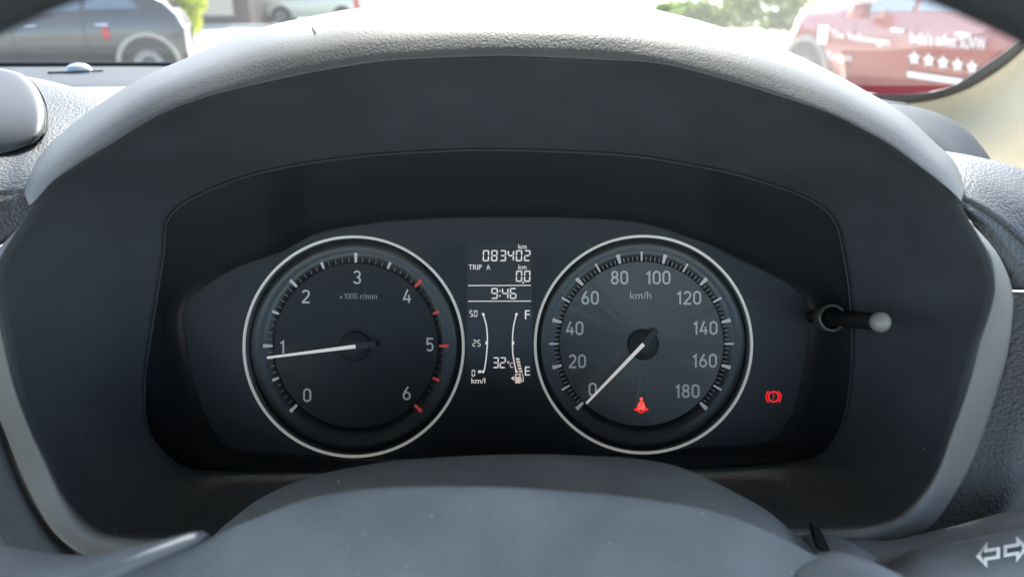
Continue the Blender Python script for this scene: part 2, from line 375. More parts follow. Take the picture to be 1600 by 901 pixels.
# rounded pod: swept from its front edge back to the seam
def podd(y): return .368 + .085 * max(0, (262 - y) / 160) ** 2.2
XO = [(-140, 101.5), (-60, 102.5), (-30, 104), (0, 107), (30, 114), (42, 121), (55, 134), (63, 147), (68, 160), (70.5, 172), (71.5, 184), (70.5, 196), (68, 208), (62, 217), (52, 226), (36, 233), (12, 240), (-20, 246), (-80, 252)]
pr = []
for X, y in resample(XO, 46):
    pr.append([(X - q_ if q_ < 900 else -420, y, podd(y) + .009 * math.exp(-q_ / 3.5)) for q_ in (999, 120, 60, 30, 16, 9, 5, 2.5, 1, 0)])
pv = [P(*p) for r in pr for p in r]; w_ = len(pr[0])
mesh_obj('centre_pod', pv, [(i * w_ + j, i * w_ + j + 1, (i + 1) * w_ + j + 1, (i + 1) * w_ + j) for i in range(len(pr) - 1) for j in range(w_ - 1)], M['smooth'], dash, face_cam=True, solid=.002)
SE = [(-20, 105), (0, 108.5), (30, 115.5), (56, 135), (71, 162), (74, 184), (71, 208), (54, 227), (0, 246), (-60, 262)]
loft('pod_seam', [[(x - 1, y + .6, podd(y) + .0085) for x, y in SE], [(x + 2.2, y - 1.4, podd(y) + .0100) for x, y in SE]], M['blackrod'], dash, n=40, across=1, solid=.001)

# far dash top, under the windscreen
loft('dash_top', [
    [(-900, 103, 1.02), (0, 103.5, .98), (275, 104, .97), (800, 112, .95), (1200, 135, .88), (1420, 162, .80)],
    [(-900, 112, .86), (0, 113, .84), (275, 113, .83), (800, 122, .80), (1200, 142, .76), (1400, 170, .72)],
    [(-900, 128, .70), (0, 128, .70), (275, 128, .69), (800, 140, .66), (1200, 160, .64), (1400, 190, .62)],
    [(-900, 137, .66), (0, 137, .66), (275, 137, .65), (800, 150, .63), (1200, 170, .61), (1400, 200, .60)]], M['dashtop'], dash, n=60, solid=.003)
loft('dash_shelf', [
    [(-900, 145, .655), (0, 145, .655), (275, 145, .645), (800, 160, .62), (1200, 180, .60), (1400, 210, .59)],
    [(-900, 136.5, .64), (0, 136.5, .64), (275, 136.5, .63), (800, 150, .61), (1200, 170, .59), (1400, 200, .58)],
    [(-900, 160, .54), (0, 160, .54), (275, 165, .53), (800, 180, .52), (1200, 200, .51), (1400, 230, .50)],
    [(-900, 220, .46), (0, 220, .46), (275, 240, .46), (800, 260, .46), (1200, 280, .45), (1400, 300, .44)]], M['pad'], dash, n=60, solid=.003)
# demister slot + sun sensor
print_polys('demister_slot', [[(74, 112.5), (120, 111.2), (160, 109.8), (160, 111.6), (120, 113.2), (74, 115)]], .80, M['blackrod'], dash, .002)
sen = P(123, 111, .82)
UPV = Vector((0, 0, 1))
lathe_axis('sun_sensor', [(.0125, -.006), (.0125, .001), (.0105, .0045), (.006, .0068), (.0005, .0078)], sen, UPV, base_mat('sensor_lens', (.35, .37, .4), .25), dash, n=32)
# smooth end cap hump at the right
loft('side_demister_cap', [
    [(1350, 215, .66), (1390, 185, .64), (1440, 190, .62), (1500, 225, .60), (1545, 270, .58), (1580, 330, .56)],
    [(1340, 185, .62), (1380, 164, .60), (1430, 167, .58), (1475, 181, .56), (1510, 203, .545), (1532, 226, .53), (1549, 252, .52), (1565, 300, .51)],
    [(1340, 205, .54), (1380, 180, .53), (1420, 183, .52), (1460, 198, .51), (1490, 217, .50), (1512, 240, .49), (1530, 268, .48), (1545, 310, .48)],
    [(1340, 240, .48), (1380, 210, .475), (1410, 212, .47), (1440, 222, .465), (1465, 240, .46), (1490, 262, .455), (1505, 290, .45), (1520, 330, .45)],
    [(1340, 300, .46), (1380, 280, .455), (1400, 280, .45), (1420, 290, .45), (1440, 300, .445), (1460, 310, .44), (1480, 330, .44), (1500, 350, .44)]], M['dashtop'], dash, n=50)

# lower-left air vent
vent = empty('air_vent', P(20, 880, .34), 'air vent with a thin chrome strip left of the cluster, at the lower left corner', 'air vent')
loft('housing', [[(-140, 690, .352), (-10, 735, .352), (20, 765, .350), (38, 795, .350), (45, 835, .350), (40, 880, .352), (20, 940, .352)],
                 [(-200, 700, .340), (-40, 760, .338), (-14, 790, .338), (10, 820, .338), (22, 850, .339), (20, 890, .340), (0, 940, .341)],
                 [(-240, 760, .35), (-100, 790, .35), (-60, 820, .35), (-40, 850, .35), (-30, 880, .35), (-40, 910, .35), (-60, 960, .35)]],
     grain_mat('vent_plastic', (.07, .07, .068), .5, 900, .0001, .3, kind='noise'), vent, n=40, solid=.002)
loft('chrome_strip', [[(-24, 730, .334), (0, 764, .334), (18, 798, .334), (36, 825, .334), (52, 846, .334), (67, 868, .334)],
                      [(-27, 731, .3325), (-2, 765, .3325), (16, 799, .3325), (34, 827, .3325), (50, 851, .3325), (64, 869, .3325)],
                      [(-29, 732, .334), (-4, 767, .334), (14, 801, .334), (32, 829, .334), (49, 855, .334), (61, 870, .334)]], M['chrome'], vent, n=40, across=4, solid=.001)

# ------------------------------------------------------------------ instrument cluster
cl = empty('instrument_cluster', P(765, 735, .40), 'black instrument cluster with two silver ringed dials and a centre display under the hood', 'instrument cluster')
DM, DD = .3960, .4010        # mask front, dial discs
T_C, S_C = (556, 540), (1002.5, 536.8)
MASK = [(301, 461), (345, 432), (387, 412), (444, 392), (500, 364), (594, 348), (680, 342), (762, 340), (840, 340), (920, 342), (1006, 350), (1100, 380), (1145, 401), (1212, 433), (1248, 457), (1262, 478), (1264, 510), (1258, 560), (1250, 600), (1240, 640), (1226, 668), (1210, 686), (1180, 694), (1100, 698), (1000, 708), (900, 712), (700, 714), (560, 714), (440, 708), (372, 703), (345, 690), (326, 660), (308, 612), (296, 560), (287, 510), (289, 482)]
def plate_with_holes(name, outer, holes, d, thick, bev, mat, parent):
    """filled 2D curve with holes, extruded and bevelled, laid on the plane at depth d"""
    cu = bpy.data.curves.new(name, 'CURVE'); cu.dimensions = '2D'; cu.fill_mode = 'BOTH'
    s = d / F
    for lp in [outer] + holes:
        sp = cu.splines.new('POLY'); sp.points.add(len(lp) - 1); sp.use_cyclic_u = True
        for q, (x, y) in zip(sp.points, lp): q.co = ((x - 800) * s, (450.5 - y) * s, 0, 1)
    cu.extrude = thick / 2; cu.bevel_depth = bev; cu.bevel_resolution = 2
    o = bpy.data.objects.new('tmp', cu); COL.objects.link(o); me = depsgraph_mesh(o)
    vw = [CM @ Vector((v.co.x, v.co.y, v.co.z - d - thick / 2 - bev)) for v in me.vertices]; f = [tuple(p.vertices) for p in me.polygons]
    bpy.data.objects.remove(o); bpy.data.curves.remove(cu)
    return mesh_obj(name, vw, f, mat, parent, smooth=False)
def circ(c, r, k=120): return [(c[0] + r * math.cos(2 * math.pi * i / k), c[1] + r * math.sin(2 * math.pi * i / k)) for i in range(k)]
MK = resample(MASK, 260, True)
mk = plate_with_holes('mask', MK, [circ(T_C, 168.5), circ(S_C, 166.5)], DM, .003, .0007, M['mask'], cl)
# housing behind the mask, from the lens seat to under the mask
hp = polar(MASK, N)
rows2 = []
for t in (0, .4, .75, 1.0):
    rows2.append([(b[0] + (h[0] - b[0]) * t * 1.02, b[1] + (h[1] - b[1]) * t * 1.02, lens_depth(b[1]) + (.4035 - lens_depth(b[1])) * min(1, t * 1.0)) for b, h in zip(pi_, hp)])
vv = [P(*p) for r in rows2 for p in r]
mesh_obj('housing', vv, [(i * N + j, i * N + (j + 1) % N, (i + 1) * N + (j + 1) % N, (i + 1) * N + j) for i in range(3) for j in range(N)], base_mat('matt_housing', (.016, .019, .022), .8, spec=.1), cl, face_cam=True, solid=.001)

rib = []; rf = []; nb = 8
for i, (x, y) in enumerate(MK):
    x2, y2 = MK[(i + 1) % len(MK)]; t_ = Vector((x2 - x, y2 - y)).normalized(); nn_ = Vector((-t_.y, t_.x))
    for j in range(nb):
        a = 2 * math.pi * j / nb; rib.append(P(x + nn_.x * 1.6 * math.cos(a), y + nn_.y * 1.6 * math.cos(a), DM + .0002 + .0006 * math.sin(a)))
L3 = len(MK)
mesh_obj('mask_rib', rib, [(i * nb + j, ((i + 1) % L3) * nb + j, ((i + 1) % L3) * nb + (j + 1) % nb, i * nb + (j + 1) % nb) for i in range(L3) for j in range(nb)], M['recess'], cl)
def px2m(v, d=DM): return v * d / F
def dial(c, r_ring, face_mat):
    cw = P(c[0], c[1], DD)
    k = DM / F; kd = DD / F
    z = DD - DM                             # height of the mask front above the disc
    disc = lathe_axis('dial_face', [(.0002, 0), (128 * kd, 0)], cw, BACK, face_mat, cl, n=128, origin=cw)
    # align the object's own Z with the dial axis so the radial brushing runs round the hub
    q = BACK.to_track_quat('Z', 'Y'); disc.data.transform(q.to_matrix().to_4x4().inverted()); disc.rotation_mode = 'QUATERNION'; disc.rotation_quaternion = q
    rec = lathe_axis('recess', [(127.5 * kd, -.0002), (129 * kd, .0006), (146 * kd, .0011), (152 * kd, .0012), (162 * kd, .0020), (r_ring * kd, z + .0002)], cw, BACK, M['recess'], cl, n=128)
    rg = [((r_ring - 1.9) * k, z - .0008), ((r_ring - 1.9) * k, z + .0010), ((r_ring - 1.2) * k, z + .0014), ((r_ring + .5) * k, z + .0015), ((r_ring + 1.8) * k, z + .0012), ((r_ring + 2.4) * k, z + .0005), ((r_ring + 2.4) * k, z - .0008)]
    ring = lathe_axis('dial_ring', rg, cw, BACK, M['ring'], cl, n=160)
    return disc, rec, ring
def child_px(name, polys, d, mat, disc, th=0):
    o = print_polys(name, polys, d, mat, None, th)
    return reparent(o, disc)
def reparent(o, disc):
    o.parent = disc
    o.matrix_parent_inverse = (Matrix.Translation(WO[disc.name]) @ disc.rotation_quaternion.to_matrix().to_4x4()).inverted()
    return o
def tick(c, ang, r0, r1, w0, w1):
    a = R(ang); ux, uy = math.sin(a), -math.cos(a); tx, ty = -uy, ux
    return [(c[0] + ux * r + tx * s * wd / 2, c[1] + uy * r + ty * s * wd / 2) for r, s, wd in ((r0, -1, w0), (r0, 1, w0), (r1, 1, w1), (r1, -1, w1))]
TD = .39905   # depth where tick print sits (on the recess slope)
# tachometer
disc, rec, ring = dial(T_C, 171.0, M['tachface'])
for i in range(13):
    ang = -135 + 22.5 * i; major = i % 2 == 0; red = i >= 8
    child_px('tick_mark', [tick(T_C, ang, 130, 145 if major else 141, 3.6 if major else 3.0, 5.6 if major else 4.6)], TD, M['print_red'] if red else M['print'], disc)
mn, mnr = [], []
for i in range(61):
    if i % 5 == 0: continue
    (mnr if i > 40 else mn).append(tick(T_C, -135 + 4.5 * i, 130.5, 137.5, 1.0, 1.1))
props(child_px('minor_tick_marks', mn, TD, M['print_dim'], disc), kind='stuff')
props(child_px('red_zone_tick_marks', mnr, TD, M['print_red_dim'], disc), kind='stuff')
def arcp(cx, cy, rx, ry, a0, a1, k=14): return [(cx + rx * math.cos(R(a0 + (a1 - a0) * i / k)), cy + ry * math.sin(R(a0 + (a1 - a0) * i / k))) for i in range(k + 1)]
# centre lines of narrow technical figures in a 13 x 21 box (y down); True = closed loop
GLY = {
 '0': [(arcp(6.5, 6.2, 5.0, 5.0, 180, 360) + arcp(6.5, 14.8, 5.0, 5.0, 0, 180), True)],
 '1': [([(1.2, 5.4), (5.6, 1.9), (5.6, 21)], False)],
 '2': [(arcp(6.4, 6.0, 4.9, 4.8, 195, 380) + [(9.3, 10.6), (1.7, 19.0), (1.7, 19.8), (12.3, 19.8)], False)],
 '3': [(arcp(6.2, 5.7, 4.6, 4.5, 200, 450) , False), (arcp(6.2, 15.2, 5.0, 4.7, 270, 520), False)],
 '4': [([(7.6, 0.0), (1.4, 15.2), (12.8, 15.2)], False), ([(9.4, 8.5), (9.4, 21)], False)],
 '5': [([(11.6, 1.2), (2.9, 1.2), (2.3, 9.6)] + arcp(6.3, 14.2, 4.9, 5.7, 225, 505), False)],
 '6': [(arcp(6.5, 14.4, 5.0, 5.4, 0, 360)[:-1], True), ([(8.8, 0.4), (4.6, 6.2), (2.2, 10.8)], False)],
 '8': [(arcp(6.5, 5.6, 4.4, 4.4, 0, 360)[:-1], True), (arcp(6.5, 15.1, 5.0, 4.8, 0, 360)[:-1], True)]}
GW = {'1': 8}
def ribbon(pts, wd, closed):
    q = [Vector(p) for p in pts]; q = [p for i, p in enumerate(q) if i == 0 or (p - q[i - 1]).length > .02]; n_ = len(q); L_, R_ = [], []
    for i in range(n_):
        a = q[i - 1] if (i or closed) else q[i]; c = q[(i + 1) % n_] if (i < n_ - 1 or closed) else q[i]
        t1 = (q[i] - a); t2 = (c - q[i]); t1 = t1.normalized() if t1.length else t2.normalized(); t2 = t2.normalized() if t2.length else t1
        t = (t1 + t2).normalized(); m_ = 1 / max(.45, t.dot(t1)); nn = Vector((-t.y, t.x)) * wd / 2 * m_
        L_.append(q[i] + nn); R_.append(q[i] - nn)
    return [[tuple(L_[i]), tuple(L_[(i + 1) % n_]), tuple(R_[(i + 1) % n_]), tuple(R_[i])] for i in range(n_ if closed else n_ - 1)]
def fig_polys(s, x, y, ht, th=2.5, gap=2.6, squeeze=1.0):
    k = ht / 21; tot = sum(GW.get(c, 13) for c in s) + gap * (len(s) - 1); x0 = x - tot * k * squeeze / 2; layers = []
    for c in s:
        for li, (pts, cl_) in enumerate(GLY[c]):
            for pl in ribbon(pts, th, cl_): layers.append((li, [(x0 + a * k * squeeze, y + (b_ - 10.5) * k) for a, b_ in pl]))
        x0 += (GW.get(c, 13) + gap) * k * squeeze
    return layers
def figures(name, s, x, y, ht, d, mat, parent, **kw):
    vw = []; f = []
    for li, pl in fig_polys(s, x, y, ht, **kw):
        b_ = len(vw); vw += [P(p, q_, d - li * .00004) for p, q_ in pl]; f.append(tuple(range(b_, b_ + 4)))
    return mesh_obj(name, vw, f, mat, parent, smooth=False, face_cam=True)
def num(s, x, y, wd, ht, disc, mat):
    return reparent(figures('numeral', s, x, y, ht, DD - .0004, mat, None, th=2.95 if mat.name.startswith('speed') else 2.6, squeeze={1: 1.0, 2: .95, 3: .98}[len(s)]), disc)
for s, x, y in (('0', 480, 617), ('1', 441, 541.5), ('2', 478, 463), ('3', 558, 433), ('4', 636, 462.5), ('5', 671.5, 538), ('6', 635.5, 614)):
    num(s, x, y, 8 if s == '1' else 13, 21, disc, M['print'])
um = base_mat('unit_print', (.42, .42, .42), .6, emit=(1, 1, 1), estr=.02)
reparent(figures('unit_text', '1000', 548, 462.2, 8.6, DD - .0004, um, None, th=2.3, squeeze=.93), disc)
reparent(print_text('unit_text', 'x', 533, 464.2, 4.6, 5, DD - .0004, um, None), disc)
reparent(print_text('unit_text', 'r/min', 576, 462.6, 26, 9.4, DD - .0004, um, None), disc)
def needle(c, tip, tailto, disc, hubr):
    dv = Vector((tip[0] - c[0], tip[1] - c[1])); L = dv.length; dv.normalize(); t = Vector((-dv.y, dv.x))
    def q(s, wd, dd): return [P(c[0] + dv.x * s + t.x * wd, c[1] + dv.y * s + t.y * wd, dd), P(c[0] + dv.x * s - t.x * wd, c[1] + dv.y * s - t.y * wd, dd)]
    d0 = DD - .0042; vw = []
    for dd in (d0, d0 + .0010):
        vw += q(-1, 3.0, dd) + q(L, 1.7, dd)
    fc = [(0, 1, 3, 2), (4, 6, 7, 5), (0, 2, 6, 4), (1, 5, 7, 3), (0, 4, 5, 1), (2, 3, 7, 6)]
    hub = lathe_axis('needle_hub', [(hubr * DD / F, 0), (hubr * DD / F, .0016), ((hubr - 1.5) * DD / F, .0022), (.0002, .0024)], P(c[0], c[1], DD - .0004), BACK, M['hub'], None, n=64)
    reparent(hub, disc)
    reparent(mesh_obj('needle', vw, fc, M['needle'], None, smooth=False), disc)
    # dark counterweight tail
    vw = []
    for dd in (d0 + .0006, d0 + .0016):
        for s, wd in ((6, 4.5), (-(tailto - 5), 5), (-tailto, 3.5)):
            vw += q(s, wd, dd)
    fc = [(0, 2, 4, 5, 3, 1), (6, 7, 9, 11, 10, 8)] + [(a, b, b + 6, a + 6) for a, b in ((0, 2), (2, 4), (4, 5), (5, 3), (3, 1), (1, 0))]
    reparent(mesh_obj('needle_tail', vw, fc, M['tail'], None, smooth=False), disc)
M['hub'] = base_mat('needle_hub_plastic', (.030, .033, .034), .55)
M['tail'] = base_mat('needle_tail_plastic', (.018, .019, .020), .45)
needle((554.5, 541), (417, 558.5), 34, disc, 24)
# speedometer
disc, rec, ring = dial(S_C, 168.7, M['sunburst'])
for i in range(19):
    ang = -135 + 15 * i; major = i % 2 == 0
    child_px('tick_mark', [tick(S_C, ang, 129.5, 144, 4.0 if major else 2.6, 6.2 if major else 3.2)], TD, M['print'], disc)
mn = [tick(S_C, -135 + 3 * i, 129.5, 136.5, 1.1, 1.3) for i in range(91) if i % 5]
props(child_px('minor_tick_marks', mn, TD, base_mat('speed_fine_print', (.28, .29, .28), .6, emit=(1, 1, 1), estr=.01), disc), kind='stuff')
M['print_s'] = base_mat('speed_numeral_print', (.60, .62, .62), .6, emit=(1, 1, 1), estr=.022)
for s, x, y in (('0', 926, 608), ('20', 902, 564), ('40', 898, 512.5), ('60', 922, 465), ('80', 968, 433.5), ('100', 1028.5, 433.5), ('120', 1076.5, 465), ('140', 1102, 512), ('160', 1101, 563), ('180', 1074, 610.5)):
    num(s, x, y, {1: 13, 2: 28, 3: 38}[len(s)], 21, disc, M['print_s'])
reparent(print_text('unit_text', 'km/h', 1001, 461, 33, 11.5, DD - .0004, M['print_s'], None), disc)
needle((1005, 538), (916, 630), 32, disc, 24)
# seat belt lamp: head, torso with belt, lap belt and seat
def px_obj(name, polys, d, mat, parent): return print_polys(name, polys, d, mat, parent)
def ell(cx, cy, rx, ry, k=18, a0=0, a1=360): return [(cx + rx * math.cos(R(a0 + (a1 - a0) * i / k)), cy + ry * math.sin(R(a0 + (a1 - a0) * i / k))) for i in range(k + (0 if a1 - a0 == 360 else 1))]
def arcband(cx, cy, r0, r1, a0, a1, k=24, sx=1, sy=1):
    o = []; 
    for i in range(k):
        b0, b1 = R(a0 + (a1 - a0) * i / k), R(a0 + (a1 - a0) * (i + 1) / k)
        o.append([(cx + sx * r * math.cos(b), cy + sy * r * math.sin(b)) for r, b in ((r0, b0), (r1, b0), (r1, b1), (r0, b1))])
    return o
DL = DD - .0005
sb = px_obj('seatbelt_lamp', [ell(1002, 623.2, 2.6, 2.9)] + [[(999.6, 627), (1004.4, 627), (1007.5, 632), (1009, 638.5), (1006, 640), (996.5, 640), (995, 638.5), (996.8, 632)]], DL, M['red_lamp_hot'], cl)
px_obj('seatbelt_lamp', [[(1005.4, 626.3), (1006.9, 627.6), (998.2, 637.2), (996.9, 636.2)], [(991.4, 637.6), (996.6, 636.8), (996.2, 640.8), (991, 641)], [(1012.4, 637.6), (1007.4, 636.8), (1007.8, 640.8), (1013, 641)]] + arcband(1002, 637, 5.2, 6.8, 15, 165, sy=1.15) + arcband(1002, 640.8, 2.2, 3.4, 0, 180, sy=1.1), DL - .0002, M['red_lamp'], cl)
px_obj('brake_lamp', arcband(1208.7, 619.3, 7.0, 8.9, 0, 360, 36) + arcband(1208.7, 619.3, 11.0, 12.4, -50, 50, 16) + arcband(1208.7, 619.3, 11.0, 12.4, 130, 230, 16) + [[(1208, 613.6), (1209.4, 613.6), (1209.1, 620.6), (1208.3, 620.6)], ell(1208.7, 623, .9, .9, 10)], DM - .0003, M['red_lamp'], cl)
# trip print by the knob
print_text('trip_print', 'TRIP', 1177.5, 474.5, 21, 8, DM - .0003, M['faint_print'], cl)
px_obj('trip_print', arcband(1178.5, 490, 6.2, 7.6, -30, 300, 28) + [ell(1178.5, 490, 1.6, 1.6, 12)], DM - .0003, M['faint_print'], cl)
# centre display
def rrect(x0, y0, x1, y1, r): 
    o = []
    for cx, cy, a in ((x1 - r, y0 + r, -90), (x1 - r, y1 - r, 0), (x0 + r, y1 - r, 90), (x0 + r, y0 + r, 180)):
        o += [(cx + r * math.cos(R(a + 18 * k)), cy + r * math.sin(R(a + 18 * k))) for k in range(6)]
    return o
lcd = plate_with_holes('display', rrect(729.5, 379, 831.5, 602, 1.5), [], DM - .0006, .0004, .00008, M['lcd'], cl)
DS = DM - .0010
SEG = {'0': 'abcdef', '1': 'bc', '2': 'abged', '3': 'abgcd', '4': 'fgbc', '5': 'afgcd', '6': 'afgedc', '7': 'abc', '8': 'abcdefg', '9': 'abcdfg'}
def seven(ch, cx, cy, wd, ht, th=1.9, gap=.45, slant=0):
    x0, x1, y0, y1, ym = cx - wd / 2, cx + wd / 2, cy - ht / 2, cy + ht / 2, cy; out = []
    g = gap; h = th
    def H(y, s):
        if s == 0: return [(x0 + g, y - h / 2), (x1 - g, y - h / 2), (x1 - h - g, y + h / 2), (x0 + h + g, y + h / 2)]
        if s == 2: return [(x0 + h + g, y - h / 2), (x1 - h - g, y - h / 2), (x1 - g, y + h / 2), (x0 + g, y + h / 2)]
        return [(x0 + h * .6 + g, y), (x0 + h + g, y - h / 2), (x1 - h - g, y - h / 2), (x1 - h * .6 - g, y), (x1 - h - g, y + h / 2), (x0 + h + g, y + h / 2)]
    def V(x, ya, yb, left):
        s = 1 if left else -1; xa = x; xb = x + s * h
        if ya < ym - 1: return [(xa, ya + g), (xb, ya + h + g), (xb, yb - h * .5 - g), (xa, yb - g)]
        return [(xa, ya + g), (xb, ya + h * .5 + g), (xb, yb - h - g), (xa, yb - g)]
    d = dict(a=H(y0 + h / 2, 0), d=H(y1 - h / 2, 2), g=H(ym, 1), f=V(x0, y0, ym, True), b=V(x1, y0, ym, False), e=V(x0, ym, y1, True), c=V(x1, ym, y1, False))
    return [[(x + slant * (cy - y), y) for x, y in d[k]] for k in SEG[ch]]
def digit(ch, cx, cy, wd, ht, th=1.9): return px_obj('digit', seven(ch, cx, cy, wd, ht, th, slant=.03), DS, M['segment'], lcd)
for ch, x in zip('083402', (759.3, 772.4, 785.8, 798.2, 811, 823.8)): digit(ch, x, 399.3, 9.8, 17.2)
for ch, x in zip('00', (811, 823.8)): digit(ch, x, 431.3, 9.8, 17.4)
px_obj('decimal_point', [[(816.3, 440.4), (818.7, 440.4), (818.7, 442.8), (816.3, 442.8)]], DS, M['segment'], lcd)
for ch, x in zip('946', (772.6, 789.3, 801.8)): digit(ch, x, 458.2, 10.2, 17)
px_obj('colon', [ell(780.9, 454.2, 1.3, 1.3, 10), ell(780.9, 462, 1.3, 1.3, 10)], DS, M['segment'], lcd)
for ch, x in zip('32', (774.6, 785.6)): digit(ch, x, 566.2, 9.4, 17)
for s, cx, cy, hh in (('50', 739.7, 489.7, 10.2), ('25', 744.7, 535.9, 10.2)):
    digit(s[0], cx - 3.5, cy, 5.4, hh, 1.3); digit(s[1], cx + 3.5, cy, 5.4, hh, 1.3)
digit('0', 739.7, 582.5, 5.4, 10.2, 1.3)
def lcd_text(s, cx, cy, wd, ht): return print_text('display_text', s, cx, cy, wd, ht, DS, M['segment'], lcd)
lcd_text('km', 816.3, 385, 12.6, 7.6); lcd_text('km', 816.3, 417, 12.6, 7.6)
lcd_text('TRIP', 742.4, 417.3, 20.5, 8); lcd_text('A', 763, 417.3, 6, 8)
lcd_text('km/l', 747.4, 594.3, 21.5, 8.6)
lcd_text('F', 824.1, 491.4, 7.8, 14); lcd_text('E', 824, 579.2, 7.8, 14); lcd_text('C', 799.2, 570.2, 5.2, 8)
px_obj('degree_mark', arcband(794.2, 565.6, .8, 1.7, 0, 360, 14), DS, M['segment'], lcd)
for y in (445.9, 470.4): px_obj('divider_line', [[(731.5, y - .65), (829.6, y - .9), (829.6, y + .4), (731.5, y + .65)]], DS, M['segment'], lcd)
def stroke(pts, wd):
    r = resample([(a, b, 0) for a, b in pts], 30); o = []
    for a, b in zip(r, r[1:]): o.append([(a[0] - wd / 2, a[1]), (a[0] + wd / 2, a[1]), (b[0] + wd / 2, b[1]), (b[0] - wd / 2, b[1])])
    return o
px_obj('economy_scale', stroke([(754.8, 490.2), (759.9, 508.2), (761.6, 529.8), (760.8, 547), (758.6, 567.3), (755.6, 581.8)], 1.9) + [[(752.8, 488.8), (756.6, 488.8), (757.4, 492.8), (754, 492.8)], [(758.4, 533), (760.6, 533), (760.6, 538), (758.4, 538)]], DS, M['segment'], lcd)
px_obj('economy_bar', [[(747.4, 578.2), (752.8, 578.2), (752, 582.2), (746.8, 582.2)], [(753.6, 578.6), (756.6, 578.6), (756, 582.4), (753, 582.4)]], DS, M['segment'], lcd)
px_obj('fuel_scale', stroke([(807.2, 490.2), (802.7, 508.2), (801, 525.5), (801, 547), (802.7, 561.6), (806.8, 581.8)], 1.9) + [[(805.6, 488.8), (809, 488.8), (808, 492.8), (804.8, 492.8)], [(800.6, 533), (803.4, 533), (803.4, 538), (800.6, 538)]], DS, M['segment'], lcd)
for x, y in ((809, 560.8), (810, 565.6), (811.1, 570.4), (812.3, 575.2), (813.6, 579.9), (807, 579.9)):
    wd = 2.7 if x > 808 else 2.0
    px_obj('fuel_bar', [[(x - wd - .3, y - 1.9), (x + wd - .3, y - 1.6), (x + wd + .3, y + 1.6), (x - wd + .3, y + 1.6)]], DS, M['segment_warm'], lcd)
px_obj('fuel_pump_symbol', [[(805, 583.4), (806.8, 583.4), (806.8, 598.4), (805, 598.4)], [(811.6, 583.4), (813.4, 583.4), (813.4, 598.4), (811.6, 598.4)], [(806.8, 583.4), (811.6, 583.4), (811.6, 585.2), (806.8, 585.2)], [(806.8, 588.4), (811.6, 588.4), (811.6, 598.4), (806.8, 598.4)], [(798, 590.6), (803.8, 586.8), (803.8, 594.6)],
       [(813.4, 589.6), (815.2, 589.6), (815.2, 594.6), (813.9, 594.6), (813.9, 591), (813.4, 591)], [(813.9, 594.6), (818.2, 594.6), (818.2, 596), (813.9, 596)], [(816.9, 586.6), (818.2, 586.6), (818.2, 594.6), (816.9, 594.6)], [(814.6, 583.4), (815.8, 582.8), (818.2, 586.6), (816.9, 586.6)]], DS, M['segment_warm'], lcd)
# clear lens, top leaning toward the driver
lp = [(x, y, lens_depth(y) - .0002) for x, y in resample(INN, 160, True)]
cx, cy = BC; ring_rows = []
for t in (1.0, .8, .55, .3, .1):
    ring_rows.append([P(cx + (x - cx) * t, cy + (y - cy) * t, lens_depth(cy + (y - cy) * t) - .0002 + .0008 * (t * t - 1)) for x, y, d in lp])
vw = [v for r in ring_rows for v in r]; k = 160
f = [(i * k + j, i * k + (j + 1) % k, (i + 1) * k + (j + 1) % k, (i + 1) * k + j) for i in range(4) for j in range(k)] + [tuple(range(4 * k, 5 * k))]
lens = mesh_obj('lens', vw, f, M['lens'], cl, face_cam=True)
E3 = [P(x, y, d) for x, y, d in lp]; bead = []; L4 = len(E3)
for i, p in enumerate(E3):
    t_ = (E3[(i + 1) % L4] - E3[i - 1]).normalized(); u_ = t_.cross(BACK).normalized()
    for j in range(8): bead.append(p + (u_ * math.cos(j * math.pi / 4) + BACK * math.sin(j * math.pi / 4)) * .00042)
mesh_obj('lens_edge', bead, [(i * 8 + j, ((i + 1) % L4) * 8 + j, ((i + 1) % L4) * 8 + (j + 1) % 8, i * 8 + (j + 1) % 8) for i in range(L4) for j in range(8)], M['bowl'], cl)
# trip reset knob through the lens
a3 = P(1296, 496, .3705); tip = P(1377, 503, .318)
ax = (tip - a3).normalized(); Lr = (tip - a3).length
lathe_axis('knob_collar', [(.0066, -.004), (.0066, .003), (.0062, .0042), (.0052, .0042), (.0048, .003), (.0048, -.004)], a3, ax, base_mat('collar_clear', (.045, .044, .04), .22, spec=.7), cl, n=48)
lathe_axis('knob_rod', [(.0036, -.02), (.0036, Lr - .004), (.0002, Lr - .004)], a3, ax, M['blackrod'], cl, n=32)
lathe_axis('knob', [(.0030, -.0036), (.0037, -.0028), (.0041, -.0014), (.0041, -.0002), (.0036, .0010), (.0027, .0018), (.0014, .0023), (.0001, .0024)], tip, ax, M['knob'], cl, n=40)

# ------------------------------------------------------------------ steering wheel, column, stalks
colv = empty('steering_column', P(780, 1000, .27), 'dusty dark steering column cover between the wheel hub and the cluster', 'steering column')
C1 = [(180, 990), (300, 885), (333, 838), (351, 820), (376, 800), (400, 782), (450, 757), (500, 741), (550, 730), (613, 720), (688, 714), (776, 710), (850, 709.5), (900, 711), (988, 716), (1051, 726), (1101, 745), (1151, 770), (1200, 798), (1240, 832), (1275, 862), (1330, 930)]
def off(c, dy, d, sx=1.0, cx0=790): return [(cx0 + (x - cx0) * sx, y + dy, d) for x, y in c]
loft('cover', [off(C1, 40, .345, .96), off(C1, 6, .325, .99), off(C1, 0, .305), off(C1, 10, .29), off(C1, 45, .275), off(C1, 100, .262)], M['column'], colv, n=90, across=3, solid=.002)
wheel = empty('steering_wheel', P(790, 1500, .15), 'dark leather steering wheel, its blurred hub at the bottom and rim across the top corners', 'steering wheel')
